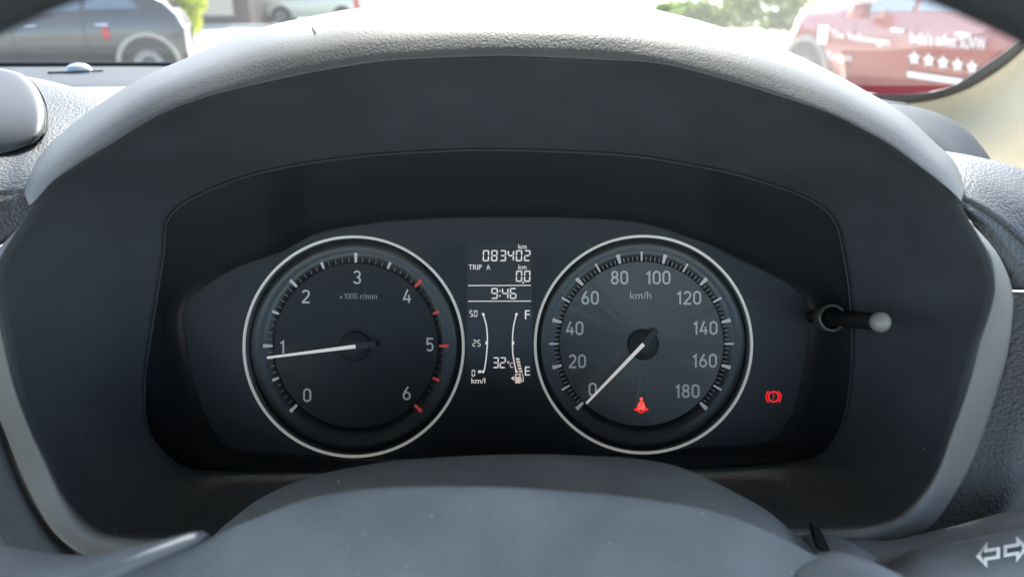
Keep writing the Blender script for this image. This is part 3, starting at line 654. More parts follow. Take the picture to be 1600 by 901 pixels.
C2 = [(-60, 1000), (80, 935), (175, 897), (250, 870), (310, 847), (346, 832), (372, 819), (400, 809), (463, 783), (525, 769), (600, 761), (700, 759), (800, 761), (875, 766), (950, 772), (1026, 782), (1101, 795), (1151, 810), (1200, 830), (1250, 856), (1300, 880), (1370, 908), (1450, 960)]
loft('airbag_cover', [off(C2, 45, .246, .97), off(C2, 10, .236, .99), off(C2, 1.6, .2225), off(C2, .2, .2196), off(C2, 1.2, .2186), off(C2, 8, .2178), off(C2, 25, .2168), off(C2, 50, .2155, 1.0), off(C2, 120, .212, 1.0), off(C2, 220, .209), off(C2, 600, .205)], M['airbag'], wheel, n=90, across=3, solid=.002)
loft('left_spoke', [
    [(-150, 835, .245), (0, 852, .245), (70, 863, .243), (140, 868, .240), (200, 862, .236), (260, 850, .233), (310, 838, .23), (330, 838, .232)],
    [(-150, 840, .232), (0, 857, .232), (70, 866, .230), (140, 868, .226), (200, 855, .221), (255, 842, .218), (305, 829, .216), (326, 833, .222)],
    [(-150, 900, .216), (0, 905, .216), (70, 900, .215), (140, 888, .213), (200, 873, .211), (255, 857, .210), (305, 842, .212), (324, 837, .220)],
    [(-150, 1020, .21), (0, 980, .21), (70, 940, .21), (140, 915, .21), (200, 895, .211), (255, 872, .213), (305, 850, .217), (322, 841, .224)]], M['airbag'], wheel, n=60, across=4, solid=.0015)
loft('right_spoke', [
    [(1262, 872, .236), (1300, 872, .235), (1340, 884, .234), (1400, 908, .233), (1470, 950, .232)],
    [(1262, 868, .226), (1300, 861, .224), (1345, 871, .222), (1400, 894, .220), (1470, 940, .218)],
    [(1250, 880, .218), (1292, 878, .216), (1340, 892, .214), (1390, 915, .212), (1450, 960, .210)],
    [(1240, 910, .214), (1280, 910, .213), (1320, 925, .211), (1370, 950, .210), (1420, 1000, .209)]], M['airbag'], wheel, n=40, across=4, solid=.0015)
# rim
rc = CM @ Vector((-.0015, -.1146, -.1100)); zx = CM.to_3x3() @ Vector((1, 0, 0)); zy = CM.to_3x3() @ Vector((0, 1, 0)); zz = CM.to_3x3() @ Vector((0, 0, 1))
RR, rt = .1815, .0152; vw = []; A, B = 140, 24
for i in range(A):
    a = 2 * math.pi * i / A; e = zx * math.cos(a) + zy * math.sin(a)
    for j in range(B):
        b = 2 * math.pi * j / B; vw.append(rc + e * (RR + rt * math.cos(b)) + zz * (rt * math.sin(b)))
mesh_obj('rim', vw, [(i * B + j, ((i + 1) % A) * B + j, ((i + 1) % A) * B + (j + 1) % B, i * B + (j + 1) % B) for i in range(A) for j in range(B)], M['wheel'], wheel)

def tube(name, pts, radii, mat, parent, n=28, segs=40, squash=1.0, upv=None):
    """smooth tapered bar through world points, flat elliptical section"""
    raw = [tuple(p) + (r,) for p, r in zip(pts, radii)]
    den = []
    for i in range(len(raw) - 1):
        q = [raw[max(i - 1, 0)], raw[i], raw[i + 1], raw[min(i + 2, len(raw) - 1)]]
        kk = segs // (len(raw) - 1)
        for k in range(kk): den.append(cr(*q, k / kk))
    den.append(raw[-1]); vw = []; f = []
    for i, p in enumerate(den):
        a = Vector(den[max(i - 1, 0)][:3]); b = Vector(den[min(i + 1, len(den) - 1)][:3]); t = (b - a).normalized()
        u = (upv or zz) ; s1 = t.cross(u).normalized(); u2 = s1.cross(t).normalized()
        for j in range(n):
            g = 2 * math.pi * j / n; vw.append(Vector(p[:3]) + (s1 * math.cos(g) * squash + u2 * math.sin(g)) * p[3])
    for i in range(len(den) - 1):
        for j in range(n): f.append((i * n + j, i * n + (j + 1) % n, (i + 1) * n + (j + 1) % n, (i + 1) * n + j))
    f.append(tuple(range(n))[::-1]); f.append(tuple((len(den) - 1) * n + j for j in range(n)))
    return mesh_obj(name, vw, f, mat, parent)
st = empty('indicator_stalk', P(1450, 930, .30), 'grey indicator stalk with two white arrow marks at the lower right corner', 'stalk')
tube('stalk_arm', [P(1255, 868, .306), P(1300, 878, .305), P(1400, 884, .302), P(1500, 868, .300), P(1600, 848, .298), P(1720, 825, .296)], [.006, .0085, .0095, .0105, .0120, .0125], M['stalk'], st)
tube('stalk_switch', [P(1404, 905, .288), P(1412, 905, .287), P(1440, 903, .286), P(1520, 890, .285), P(1600, 876, .284), P(1720, 855, .283)], [.0055, .0075, .0098, .0103, .0106, .0108], M['stalk'], st)
tube('stalk_boot', [P(1262, 846, .306), P(1285, 858, .302), P(1320, 872, .297), P(1360, 892, .292)], [.0045, .0075, .0080, .0070], M['stalk'], st, squash=.8)
print_polys('stalk_gap', [[(1270, 820), (1281, 824), (1297, 858), (1292, 866), (1281, 860), (1274, 842)]], .2890, M['blackrod'], st, .004)
# arrows lying on the switch surface
def arrow(cx, cy, L, H, left, th, sx=1):
    s = -1 if left else 1
    o = [(-L / 2, -H * .22), (0.02 * L, -H * .22), (0.02 * L, -H / 2), (L / 2, 0), (0.02 * L, H / 2), (0.02 * L, H * .22), (-L / 2, H * .22)]
    inn = [(-L / 2 + th, -H * .22 + th), (0.02 * L + th, -H * .22 + th), (0.02 * L + th, -H / 2 + th * 2.1), (L / 2 - th * 1.5, 0), (0.02 * L + th, H / 2 - th * 2.1), (0.02 * L + th, H * .22 - th), (-L / 2 + th, H * .22 - th)]
    ps = []
    sk = -.16
    tf = lambda p: (cx + s * p[0], cy + p[1] + sk * s * p[0])
    for i in range(7):
        j = (i + 1) % 7; ps.append([tf(o[i]), tf(o[j]), tf(inn[j]), tf(inn[i])])
    return ps
bpy.context.view_layer.update()
def on_surface(name, polys, target_d, mat, parent):
    vw = []; f = []
    for pl in polys:
        k = len(vw)
        for a, b in pl: vw.append(P(a, b, target_d(a, b)))
        f.append(tuple(range(k, k + len(pl))))
    return mesh_obj(name, vw, f, mat, parent, smooth=False, face_cam=True)
def sw_d(a, b):
    yc = 890 - (a - 1520) * .175; r = .0103; dc = .285
    yy = (yc - b) * dc / F; return dc - math.sqrt(max(0, r * r - yy * yy)) * 1.0 - .0006
for cxx, cyy, lf in ((1543.5, 865.5, True), (1587, 857.5, False)):
    on_surface('arrow_mark', arrow(cxx, cyy, 38, 42, lf, 5.4), sw_d, M['arrow'], st)

# ------------------------------------------------------------------ windscreen, pillar, roof
def wp(x, y, z): return Vector((x, y, z))
ws = empty('windscreen', P(275, 104, .95), 'dusty windscreen glass with a black border above the dashboard', 'windscreen')
def plane_pt(px, py, off=0.0):
    """where the sight line meets the windscreen's own plane"""
    n0 = Vector((0, math.sin(R(29)), math.cos(R(29)))); p0 = P(275, 103, .975) + n0 * off
    d = (P(px, py, 1) - EYE); t = (p0 - EYE).dot(n0) / d.dot(n0); return EYE + d * t
gv = []; gf = []
gb = [plane_pt(px, 106) for px in range(-500, 1100, 100)]
b0 = plane_pt(275, 103)
def gp(x, s):                              # s metres up the slope
    return Vector((x, b0.y - s * math.cos(R(29)), b0.z + s * math.sin(R(29))))
nx, ns = 24, 14
for j in range(ns + 1):
    for i in range(nx + 1):
        x = -1.0 + 1.62 * i / nx; s = -.06 + .67 * j / ns
        p = gp(x, s); p.y -= .05 * ((x + .25) / .8) ** 2 * 0; gv.append(p)
gf = [(j * (nx + 1) + i, j * (nx + 1) + i + 1, (j + 1) * (nx + 1) + i + 1, (j + 1) * (nx + 1) + i) for j in range(ns) for i in range(nx)]
mesh_obj('glass', gv, gf, M['glass'], ws, face_cam=True)
FI = [(-900, 98), (0, 100.5), (275, 101), (560, 103), (800, 108), (1100, 122), (1250, 139), (1330, 149), (1365, 151), (1412, 151), (1455, 147), (1495, 135), (1525, 115), (1562, 91), (1592, 67), (1625, 35), (1660, -10), (1700, -70)]
FO = [(-900, 108), (0, 106.5), (275, 107), (560, 112), (800, 120), (1100, 136), (1250, 152), (1330, 160), (1380, 163), (1425, 166), (1470, 158), (1512, 143), (1550, 121), (1578, 101), (1605, 76), (1640, 42), (1675, -4), (1718, -64)]
fi, fo = resample(FI, 120), resample(FO, 120)
vw = [plane_pt(x, y, -.004) for x, y in fi] + [plane_pt(x, y, -.004) for x, y in fo]
mesh_obj('border', vw, [(i, i + 1, 121 + i, 120 + i) for i in range(119)], M['frit'], ws, face_cam=True, solid=.003)
# beige pillar trim (inside the glass)
pil = empty('pillar_trim', P(1560, 330, .6), 'cream vinyl trim of the windscreen pillar, right of the dashboard', 'pillar trim')
def pp(px, py, k):                         # k: fraction of the way from the eye to the glass plane
    q = plane_pt(px, py); return EYE + (q - EYE) * k
def hybrid(name, rails, mat, parent, n=50, across=5, **kw):
    rs = [resample(r, n) for r in rails]; rows = []
    for i in range(len(rs) - 1):
        q = [rs[max(i - 1, 0)], rs[i], rs[i + 1], rs[min(i + 2, len(rs) - 1)]]
        for k in range(across): rows.append([cr(q[0][j], q[1][j], q[2][j], q[3][j], k / across) for j in range(n)])
    rows.append(rs[-1]); vw = [pp(*p) for r in rows for p in r]
    f = [(i * n + j, i * n + j + 1, (i + 1) * n + j + 1, (i + 1) * n + j) for i in range(len(rows) - 1) for j in range(n - 1)]
    return mesh_obj(name, vw, f, mat, parent, face_cam=True, **kw)
hybrid('trim_panel', [
    [(1330, 166, .985), (1385, 165, .985), (1430, 164, .985), (1472, 156, .985), (1514, 141, .985), (1552, 119, .985), (1580, 99, .985), (1607, 74, .985), (1642, 40, .985), (1677, -6, .985), (1720, -66, .985)],
    [(1330, 180, .97), (1390, 180, .97), (1438, 178, .97), (1482, 168, .97), (1525, 152, .97), (1562, 130, .97), (1592, 108, .97), (1620, 82, .97), (1655, 46, .97), (1690, 0, .97), (1730, -60, .97)],
    [(1330, 260, .80), (1400, 260, .80), (1470, 255, .80), (1530, 245, .80), (1590, 225, .80), (1640, 200, .80), (1680, 170, .80), (1720, 130, .80), (1760, 80, .80), (1800, 20, .80), (1840, -50, .82)],
    [(1330, 400, .62), (1430, 400, .62), (1520, 395, .62), (1610, 380, .62), (1700, 350, .62), (1780, 310, .62), (1840, 260, .62), (1890, 200, .62), (1940, 120, .62), (1980, 40, .64), (2000, -40, .66)]],
    M['beige'], pil, solid=.004)
# unseen roof above the cabin, its edges set to shade the hub
roof = empty('car_roof', wp(-.2, .9, 1.6), 'unseen headliner covered roof of the car above the driver, added for shade', 'car roof')
def box_obj(name, x0, x1, y0, y1, z0, z1, mat, parent, bev=.01):
    v = [Vector((x, y, z)) for z in (z0, z1) for y in (y0, y1) for x in (x0, x1)]
    return mesh_obj(name, v, [(0, 2, 3, 1), (4, 5, 7, 6), (0, 1, 5, 4), (2, 6, 7, 3), (0, 4, 6, 2), (1, 3, 7, 5)], mat, parent, smooth=False, bevel=bev)
ht = gp(0, .60)
box_obj('headliner', -1.02, .62, -.9, ht.y + .02, ht.z, ht.z + .06, M['headliner'], roof)

# ------------------------------------------------------------------ small things on the trim
hair = []
for a, b in zip([(488.2, 40.2, .330), (488.8, 44, .326), (491.2, 47.5, .323)], [(488.8, 44, .326), (491.2, 47.5, .323), (493.0, 51, .320)]): hair.append((a, b))
o = tube('hair', [P(488.2, 40.2, .3250), P(488.8, 44.5, .3205), P(491.2, 48, .3160), P(493.2, 51.2, .3125)], [.00022, .00028, .00026, .00016], base_mat('dark_fibre', (.02, .018, .015), .7), None, n=6, segs=12)
props(o, 'short bent dark hair lying on the left half of the hood', 'hair')
# dust lying on the trim
def dust(name, spots, sizes, parent):
    vw = []; f = []
    for p, r in zip(spots, sizes):
        k = len(vw)
        for dx, dy, dz in ((1, 0, 0), (-1, 0, 0), (0, 1, 0), (0, -1, 0), (0, 0, 1), (0, 0, -1)):
            vw.append(p + (zx * dx + zy * dy * random.uniform(.5, 1) + zz * dz * .6) * r * random.uniform(.7, 1.2))
        f += [(k, k + 2, k + 4), (k + 2, k + 1, k + 4), (k + 1, k + 3, k + 4), (k + 3, k, k + 4), (k + 2, k, k + 5), (k + 1, k + 2, k + 5), (k + 3, k + 1, k + 5), (k, k + 3, k + 5)]
    o = mesh_obj(name, vw, f, M['dust'], parent, smooth=False); o['kind'] = 'stuff'; return o
bpy.context.view_layer.update()
def surf_samples(ob, count, cond, lift=.00005):
    dgx = bpy.context.evaluated_depsgraph_get(); me = ob.data; out = []
    mw = ob.matrix_world
    polys = [p for p in me.polygons if cond(mw @ p.center)]
    if not polys: return out
    tot = [p.area for p in polys]
    for p in random.choices(polys, weights=tot, k=count):
        vs = [mw @ me.vertices[i].co for i in p.vertices]
        a, b2 = random.random(), random.random()
        if len(vs) == 4: q = vs[0].lerp(vs[1], a).lerp(vs[3].lerp(vs[2], a), b2)
        else: q = vs[0].lerp(vs[1], a)
        nrm = (mw.to_3x3() @ p.normal).normalized()
        if nrm.dot(EYE - q) < 0: nrm.negate()
        out.append(q + nrm * lift)
    return out
def low(z): return lambda c: c.z < z
def gs(nn, a, b): return [min(b * 2.2, random.lognormvariate(math.log(a), .5)) for _ in range(nn)]
by = {o.name: o for o in S.objects}
s = surf_samples(by['bowl'], 420, low(P(800, 640, .35).z)); dust('bowl_dust', s, gs(len(s), .0001, .0002), dash)
s = surf_samples(by['cover'], 260, lambda c: True); dust('cover_dust', s, gs(len(s), .00013, .00028), colv)
s = surf_samples(by['airbag_cover'], 420, lambda c: True); dust('airbag_dust', s, gs(len(s), .00016, .00032), wheel)

# ================================================================== CAR BODY BELOW (floor, doors): unseen, added to block light
M['carpet'] = grain_mat('floor_carpet', (.03, .03, .032), .95, 300, .002, .6, kind='noise')
box_obj('footwell_carpet', -.80, .55, -1.6, .95, .35, .40, M['carpet'], None)['kind'] = 'structure'  # unseen floor added to stop light rising from below
bpy.data.objects['footwell_carpet'].name = 'floor'
kd = empty('door_panel', wp(.56, .2, .35), 'unseen cream door panel on the driver side of the car, added to bounce light', 'door panel')
box_obj('door_skin', .56, .62, -1.6, .80, .35, 1.14, M['beige'], kd)  # unseen door, cream so that it bounces light onto the trim
kd = empty('door_panel', wp(-1.0, .2, .35), 'unseen cream door panel on the passenger side of the car, added to block ground light', 'door panel')
box_obj('door_skin', -1.06, -1.0, -1.6, .80, .35, 1.14, M['beige'], kd)  # unseen door added to block light coming off the ground
kd = empty('lower_dashboard', wp(0, .6, .35), 'unseen dark lower dashboard and bulkhead under the cluster, added against light from below', 'dashboard')
box_obj('knee_panel', -.95, .55, .46, .60, .45, 1.02, M['smooth'], kd, .02)  # unseen panel added to keep out light from below

# ================================================================== OUTSIDE
m = bpy.data.materials.new('pale_concrete'); m.use_nodes = True; n_ = m.node_tree.nodes; l_ = m.node_tree.links; b = n_['Principled BSDF']; b.inputs['Roughness'].default_value = .85
tc = n_.new('ShaderNodeTexCoord'); t1 = n_.new('ShaderNodeTexNoise'); t1.inputs['Scale'].default_value = .5; t1.inputs['Detail'].default_value = 8
cr_ = n_.new('ShaderNodeValToRGB'); cr_.color_ramp.elements[0].position = .3; cr_.color_ramp.elements[0].color = (.38, .36, .31, 1); cr_.color_ramp.elements[1].position = .7; cr_.color_ramp.elements[1].color = (.55, .53, .47, 1)
l_.new(tc.outputs['Object'], t1.inputs['Vector']); l_.new(t1.outputs['Fac'], cr_.inputs[0]); l_.new(cr_.outputs[0], b.inputs['Base Color'])
g = mesh_obj('ground', [Vector((-1500, -1500, 0)), Vector((1500, -1500, 0)), Vector((1500, 1500, 0)), Vector((-1500, 1500, 0))], [(0, 1, 2, 3)], m, None, smooth=False)
g['kind'] = 'structure'

def paint(name, c, rough=.25):
    m = base_mat(name, c, rough, spec=.5); b = m.node_tree.nodes['Principled BSDF']; b.inputs['Coat Weight'].default_value = .7; b.inputs['Coat Roughness'].default_value = .08; b.inputs['Coat IOR'].default_value = 1.5; return m
M['car_glass'] = base_mat('car_window_glass', (.02, .025, .025), .05, spec=1.0)
M['car_glass'].node_tree.nodes['Principled BSDF'].inputs['IOR'].default_value = 2.0
M['tyre'] = base_mat('tyre_rubber', (.03, .03, .03), .85)
M['alloy'] = base_mat('alloy_rim', (.22, .22, .22), .45, metal=.6)
M['clad'] = base_mat('cladding_plastic', (.05, .05, .05), .6)
M['tail'] = base_mat('tail_lamp_red', (.5, .02, .02), .15)
M['headlamp'] = base_mat('headlamp_lens', (.7, .72, .74), .08, metal=.4)
M['white_vinyl'] = base_mat('white_vinyl', (.85, .85, .82), .45)
def interp(t, pts):
    for (a, va), (b, vb) in zip(pts, pts[1:]):
        if t <= b: 
            u = (t - a) / (b - a); u = u * u * (3 - 2 * u) * .5 + u * .5
            return va + (vb - va) * u
    return pts[-1][1]
def build_car(name, label, cat, loc, ang, pm, top, belt, half=.88, clad=None, sideglass=None, group=None):
    """local x forward, y left, z up; top / belt: profiles of height over x (0 rear bumper .. L nose)"""
    L = top[-1][0]
    root = empty(name, loc, label, cat, group); root.rotation_euler = (0, 0, ang)
    T = Matrix.Translation(loc) @ Matrix.Rotation(ang, 4, 'Z')
    def lm(nm, vs, fs, mat, parent=root, **kw):
        o = mesh_obj(nm, [Vector(v) for v in vs], fs, mat, None, origin=Vector((0, 0, 0)), **kw)
        o.parent = parent; WO[o.name] = Vector((0, 0, 0)); return o
    ns_ = 48; secs = []
    for i in range(ns_ + 1):
        x = L * i / ns_; e = min(1, min(x, L - x) / .55); nar = math.sqrt(max(0.0, 1 - (1 - e) ** 2)) * .22 + .78
        hw = half * nar; zt = interp(x, top); zb = min(interp(x, belt), zt - .02)
        up_ = .22 + (1 - e) ** 2 * .12
        gh = max(0, zt - zb); tw = hw - .20 * min(1, gh / .45) if gh > .1 else hw - .10
        pts = [(hw - .14, up_), (hw - .07, up_ + .10), (hw + .0, .52), (hw + .02, .70), (hw - .015, zb - .05), (hw - .04, zb), (tw + .02, zt - .06 if gh > .1 else zt - .01), (tw - .12, zt), (tw * .4, zt + .015), (0, zt + .02)]
        secs.append((x, pts))
    vs = []; 
    for x, pts in secs:
        row = [(x, y, z) for y, z in pts] + [(x, -y, z) for y, z in pts[-2::-1]]
        vs += row
    kk = 19; fs = [(i * kk + j, i * kk + j + 1, (i + 1) * kk + j + 1, (i + 1) * kk + j) for i in range(ns_) for j in range(kk - 1)]
    fs.append(tuple(range(kk))); fs.append(tuple(ns_ * kk + j for j in range(kk))[::-1])
    lm('body', vs, fs, pm)
    # side windows
    def side_pt(x, t, s, o=.012):        # t from belt to roof edge
        i = min(ns_ - 1, int(x / L * ns_)); u = x / L * ns_ - i
        a = secs[i][1]; b2 = secs[i + 1][1]
        y = (a[5][0] * (1 - t) + a[6][0] * t) * (1 - u) + (b2[5][0] * (1 - t) + b2[6][0] * t) * u
        z = (a[5][1] * (1 - t) + a[6][1] * t) * (1 - u) + (b2[5][1] * (1 - t) + b2[6][1] * t) * u
        return (x, s * (y + o), z + .01 * (1 - t))
    for s in (-1, 1):
        for x0, x1, sl0, sl1 in sideglass:
            v2 = []; nn = 8
            for i in range(nn + 1):
                for t, sl in ((.08, 0), (.5, .5), (.92, 1)):
                    x = (x0 + sl0 * sl) + ((x1 + sl1 * sl) - (x0 + sl0 * sl)) * i / nn; v2.append(side_pt(x, t, s))
            lm('side_window', v2, [(i * 3 + j, i * 3 + j + 1, i * 3 + j + 4, i * 3 + j + 3) for i in range(nn) for j in (0, 1)], M['car_glass'])
    return root, T, lm, secs, L
def add_wheels(lm, xs, half, r, cladm, arch_r):
    for s in (-1, 1):
        for x in xs:
            y0 = s * (half + .025)
            # arch flare
            v = []; fs = []; k = 28
            for i in range(k + 1):
                a = math.pi * (-.04 + 1.08 * i / k)
                for rr, yy in ((arch_r - .07, half + .012), (arch_r - .06, half + .038), (arch_r - .01, half + .042), (arch_r, half + .015)):
                    v.append((x + rr * math.cos(a), s * yy, r + rr * math.sin(a)))
            fs = [(i * 4 + j, i * 4 + j + 1, i * 4 + j + 5, i * 4 + j + 4) for i in range(k) for j in range(3)]
            lm('wheel_arch', v, fs, cladm)
            v = [(x + (arch_r - .06) * math.cos(math.pi * 2 * i / 32), s * (half + .024), max(.2, r + (arch_r - .06) * math.sin(math.pi * 2 * i / 32))) for i in range(32)]
            lm('arch_liner', v, [tuple(range(32))], M['tyre'], smooth=False)
            def ringm(nm, prof, mat, parent, kseg=36):
                vv = []; ff = []
                for rr, yy in prof:
                    for i in range(kseg): a = 2 * math.pi * i / kseg; vv.append((x + rr * math.cos(a), s * yy, r + rr * math.sin(a)))
                for q in range(len(prof) - 1):
                    for i in range(kseg): ff.append((q * kseg + i, q * kseg + (i + 1) % kseg, (q + 1) * kseg + (i + 1) % kseg, (q + 1) * kseg + i))
                return lm(nm, vv, ff, mat, parent) if parent is not None else lm(nm, vv, ff, mat)
            wh = ringm('wheel', [(r * .66, half + .02), (r * .70, half + .05), (r * .93, half + .055), (r, half + .03), (r, half - .16)], M['tyre'], None)
            ringm('wheel_rim', [(.001, half + .03), (r * .12, half + .035), (r * .14, half + .02), (r * .60, half + .03), (r * .66, half + .045)], M['alloy'], wh)
def ground_pt(px, d, z=0.0):
    """ground position of a thing seen in column px at camera depth d"""
    q = P(px, 450.5, d); return Vector((q.x, P(800, 0, d).y, z))
def at_depth(px, dist): return Vector(((px - 800) / F * dist, dist / math.cos(R(0)), 0))

# dark hatchback, broadside, its rear wheel arch next to the hood's left shoulder
hx = -4.55
top_h = [(0, .80), (.06, .98), (.30, 1.22), (.75, 1.45), (1.9, 1.53), (2.5, 1.42), (3.05, 1.08), (3.6, .98), (3.95, .80), (4.05, .62)]
belt_h = [(0, .95), (.4, 1.03), (2.8, .95), (3.2, 1.0), (4.05, .6)]
dk = paint('dark_grey_paint', (.016, .018, .018))
ang = math.pi + R(16)               # nose to the left and a little nearer
lc = Vector((-4.98, 13.0, 0))
root, T, lm, secs, L = build_car('parked_hatchback', 'dark grey hatchback parked broadside beyond the windscreen, at the left', 'car', lc, ang, dk, top_h, belt_h, .84, sideglass=[(.55, 1.25, .28, .02), (1.32, 2.15, .02, .0), (2.22, 3.02, .0, -.42)])
add_wheels(lm, (.52, 3.05), .84, .31, paint('sill_cladding', (.28, .25, .20), .4), .44)
for s in (-1, 1): lm('marker_lamp', [(.98, s * .868, .66), (1.06, s * .868, .66), (1.08, s * .868, .82), (1.0, s * .868, .82)], [(0, 1, 2, 3)], M['tail'], solid=.02)
lm('rear_window', [(.12, -.52, 1.06), (.12, .52, 1.06), (.42, .46, 1.37), (.42, -.46, 1.37)], [(0, 1, 2, 3)], M['car_glass'])
for s in (-1, 1):
    for x in (1.30, 2.20): lm('door_seam', [(x, s * .858, .35), (x + .012, s * .858, .35), (x + .012, s * .86, .9), (x, s * .86, .9)], [(0, 1, 2, 3)], M['tyre'])
    for x in (1.15, 2.05): lm('door_handle', [(x - .16, s * .865, .84), (x, s * .865, .84), (x, s * .865, .865), (x - .16, s * .865, .865)], [(0, 1, 2, 3)], M['chrome'], solid=.02)
    lm('wing_mirror', [(2.85, s * .90, .98), (2.98, s * .90, .98), (2.98, s * 1.06, .98), (2.85, s * 1.06, .98), (2.86, s * .90, 1.12), (2.96, s * .90, 1.10), (2.96, s * 1.05, 1.10), (2.86, s * 1.05, 1.12)], [(0, 1, 2, 3), (4, 7, 6, 5), (0, 4, 5, 1), (1, 5, 6, 2), (2, 6, 7, 3), (3, 7, 4, 0)], dk)

# red SUV with white dealer lettering, parked pointing away on the right
A_ = Vector((3.40, 10.75, 0)); B_ = Vector((4.62, 6.70, 0))
dirv = (B_ - A_).normalized(); ang = math.atan2(dirv.y, dirv.x)      # local x from far end to near end
top_s = [(0, .70), (.06, .98), (.35, 1.08), (1.05, 1.14), (1.75, 1.50), (2.3, 1.62), (3.7, 1.62), (4.4, 1.52), (4.65, 1.05), (4.72, .7)]
belt_s = [(0, .7), (.4, 1.04), (1.2, 1.04), (4.4, 1.10), (4.72, .7)]
rd = paint('red_paint', (.24, .008, .006))
halfw = .87
nrm = Vector((-dirv.y, dirv.x, 0))
if nrm.dot(-A_) > 0: nrm = -nrm            # away from our car
org = A_ + nrm * halfw
# side facing us is local y with sign:
ly = Vector((-math.sin(ang), math.cos(ang), 0)); sgn = -1 if ly.dot(nrm) > 0 else 1
root, T, lm, secs, L = build_car('red_car', 'red car with white dealer lettering and five stars on its side, parked at the right', 'car', org, ang, rd, top_s, belt_s, halfw, sideglass=[(1.45, 2.2, .38, .02), (2.28, 3.1, .02, .0), (3.18, 3.75, .0, -.2)])
add_wheels(lm, (.62, 3.95), halfw, .33, paint('arch_cladding', (.16, .13, .10), .45), .47)
for s in (-1, 1):
    lm('headlamp', [(.03, s * .55, .74), (.34, s * .875, .80), (.40, s * .87, .92), (.10, s * .60, .90)], [(0, 1, 2, 3)], M['headlamp'], solid=.02)
    for x in (1.42, 2.36): lm('door_seam', [(x, s * .89, .35), (x + .012, s * .89, .35), (x + .012, s * .88, 1.0), (x, s * .88, 1.0)], [(0, 1, 2, 3)], M['tyre'])
    for x in (2.2, 3.05): lm('door_handle', [(x - .17, s * .90, .90), (x, s * .90, .90), (x, s * .90, .93), (x - .17, s * .90, .93)], [(0, 1, 2, 3)], M['chrome'], solid=.02)
    lm('wing_mirror', [(1.55, s * .92, 1.02), (1.70, s * .92, 1.02), (1.70, s * 1.10, 1.02), (1.55, s * 1.10, 1.02), (1.57, s * .92, 1.18), (1.70, s * .92, 1.18), (1.70, s * 1.08, 1.18), (1.57, s * 1.08, 1.18)], [(0, 1, 2, 3), (4, 7, 6, 5), (0, 4, 5, 1), (1, 5, 6, 2), (2, 6, 7, 3), (3, 7, 4, 0)], rd)
def red_side(px, py):
    """sight line met with the red car's near side"""
    d = P(px, py, 1) - EYE; n0 = nrm; p0 = org - nrm * (halfw + .035)
    t = (p0 - EYE).dot(n0) / d.dot(n0); return EYE + d * t
rr = root
def red_decal(name, vs, fs, mat=None): 
    o = mesh_obj(name, vs, fs, mat or M['white_vinyl'], None, smooth=False, face_cam=True)
    o.parent = rr; o.matrix_parent_inverse = (Matrix.Translation(org) @ Matrix.Rotation(ang, 4, 'Z')).inverted(); return o
def red_text(s, x0, y0, x1, y1, h):
    v, fc = text_verts(s); xa, xb = min(a.x for a in v), max(a.x for a in v); ya, yb = min(a.y for a in v), max(a.y for a in v)
    vw = []
    for a in v:
        u = (a.x - xa) / (xb - xa); w_ = (a.y - ya) / (yb - ya)
        vw.append(red_side(x0 + (x1 - x0) * u, y0 + (y1 - y0) * u + h * (1 + .15 * u) * (.5 - w_)))
    red_decal('lettering', vw, fc)
red_text('The Volkswagen', 1297, 54, 1390, 68, 15)
red_text('Taigun', 1290, 88, 1330, 92, 15)
red_text("India's safest SUVW", 1422, 58, 1540, 69, 18)
def quad_px(pts): red_decal('sticker', [red_side(*p) for p in pts], [tuple(range(len(pts)))])
quad_px([(1280, 40), (1295, 41), (1291, 69), (1277, 68)])
quad_px([(1418, 112), (1516, 126), (1515, 134), (1418, 120)])
for i in range(5):
    cx_, cy_ = 1428.5 + 22.6 * i, 91 + 3.6 * i; pts = []
    for k in range(10):
        r_ = 11.5 if k % 2 == 0 else 5.2; a = R(36 * k); pts.append((cx_ + r_ * .86 * math.sin(a), cy_ - r_ * 1.05 * math.cos(a)))
    vs = [red_side(cx_, cy_)] + [red_side(*p) for p in pts]
    red_decal('star', vs, [(0, k + 1, (k + 1) % 10 + 1) for k in range(10)])

# pale car far behind
pl = paint('cream_paint', (.55, .53, .42))
root, T, lm, secs, L = build_car('cream_car', 'cream car with a red tail lamp parked far off, beyond the hood', 'car', Vector((-6.3, 36, 0)), math.pi, pl, top_h, belt_h, .84, sideglass=[(.55, 1.25, .28, .02), (1.32, 2.15, .02, .0), (2.22, 3.02, .0, -.42)])
add_wheels(lm, (.72, 3.25), .84, .31, M['clad'], .42)
for s in (-1, 1): lm('tail_lamp', [(-.02, s * .60, .55), (.18, s * .87, .55), (.20, s * .87, 1.0), (.02, s * .66, 1.02)], [(0, 1, 2, 3)], M['tail'], solid=.03)
# grey car beside the hedge
gp_ = paint('pale_grey_paint', (.42, .42, .40))
root, T, lm, secs, L = build_car('grey_car', 'pale grey car partly hidden behind the front of the red car', 'car', Vector((7.6, 17.5, 0)), R(255), gp_, top_s, belt_s, .85, sideglass=[(1.45, 2.2, .38, .02), (2.28, 3.1, .02, .0), (3.18, 3.75, .0, -.2)])
add_wheels(lm, (.62, 3.95), .85, .33, M['clad'], .45)

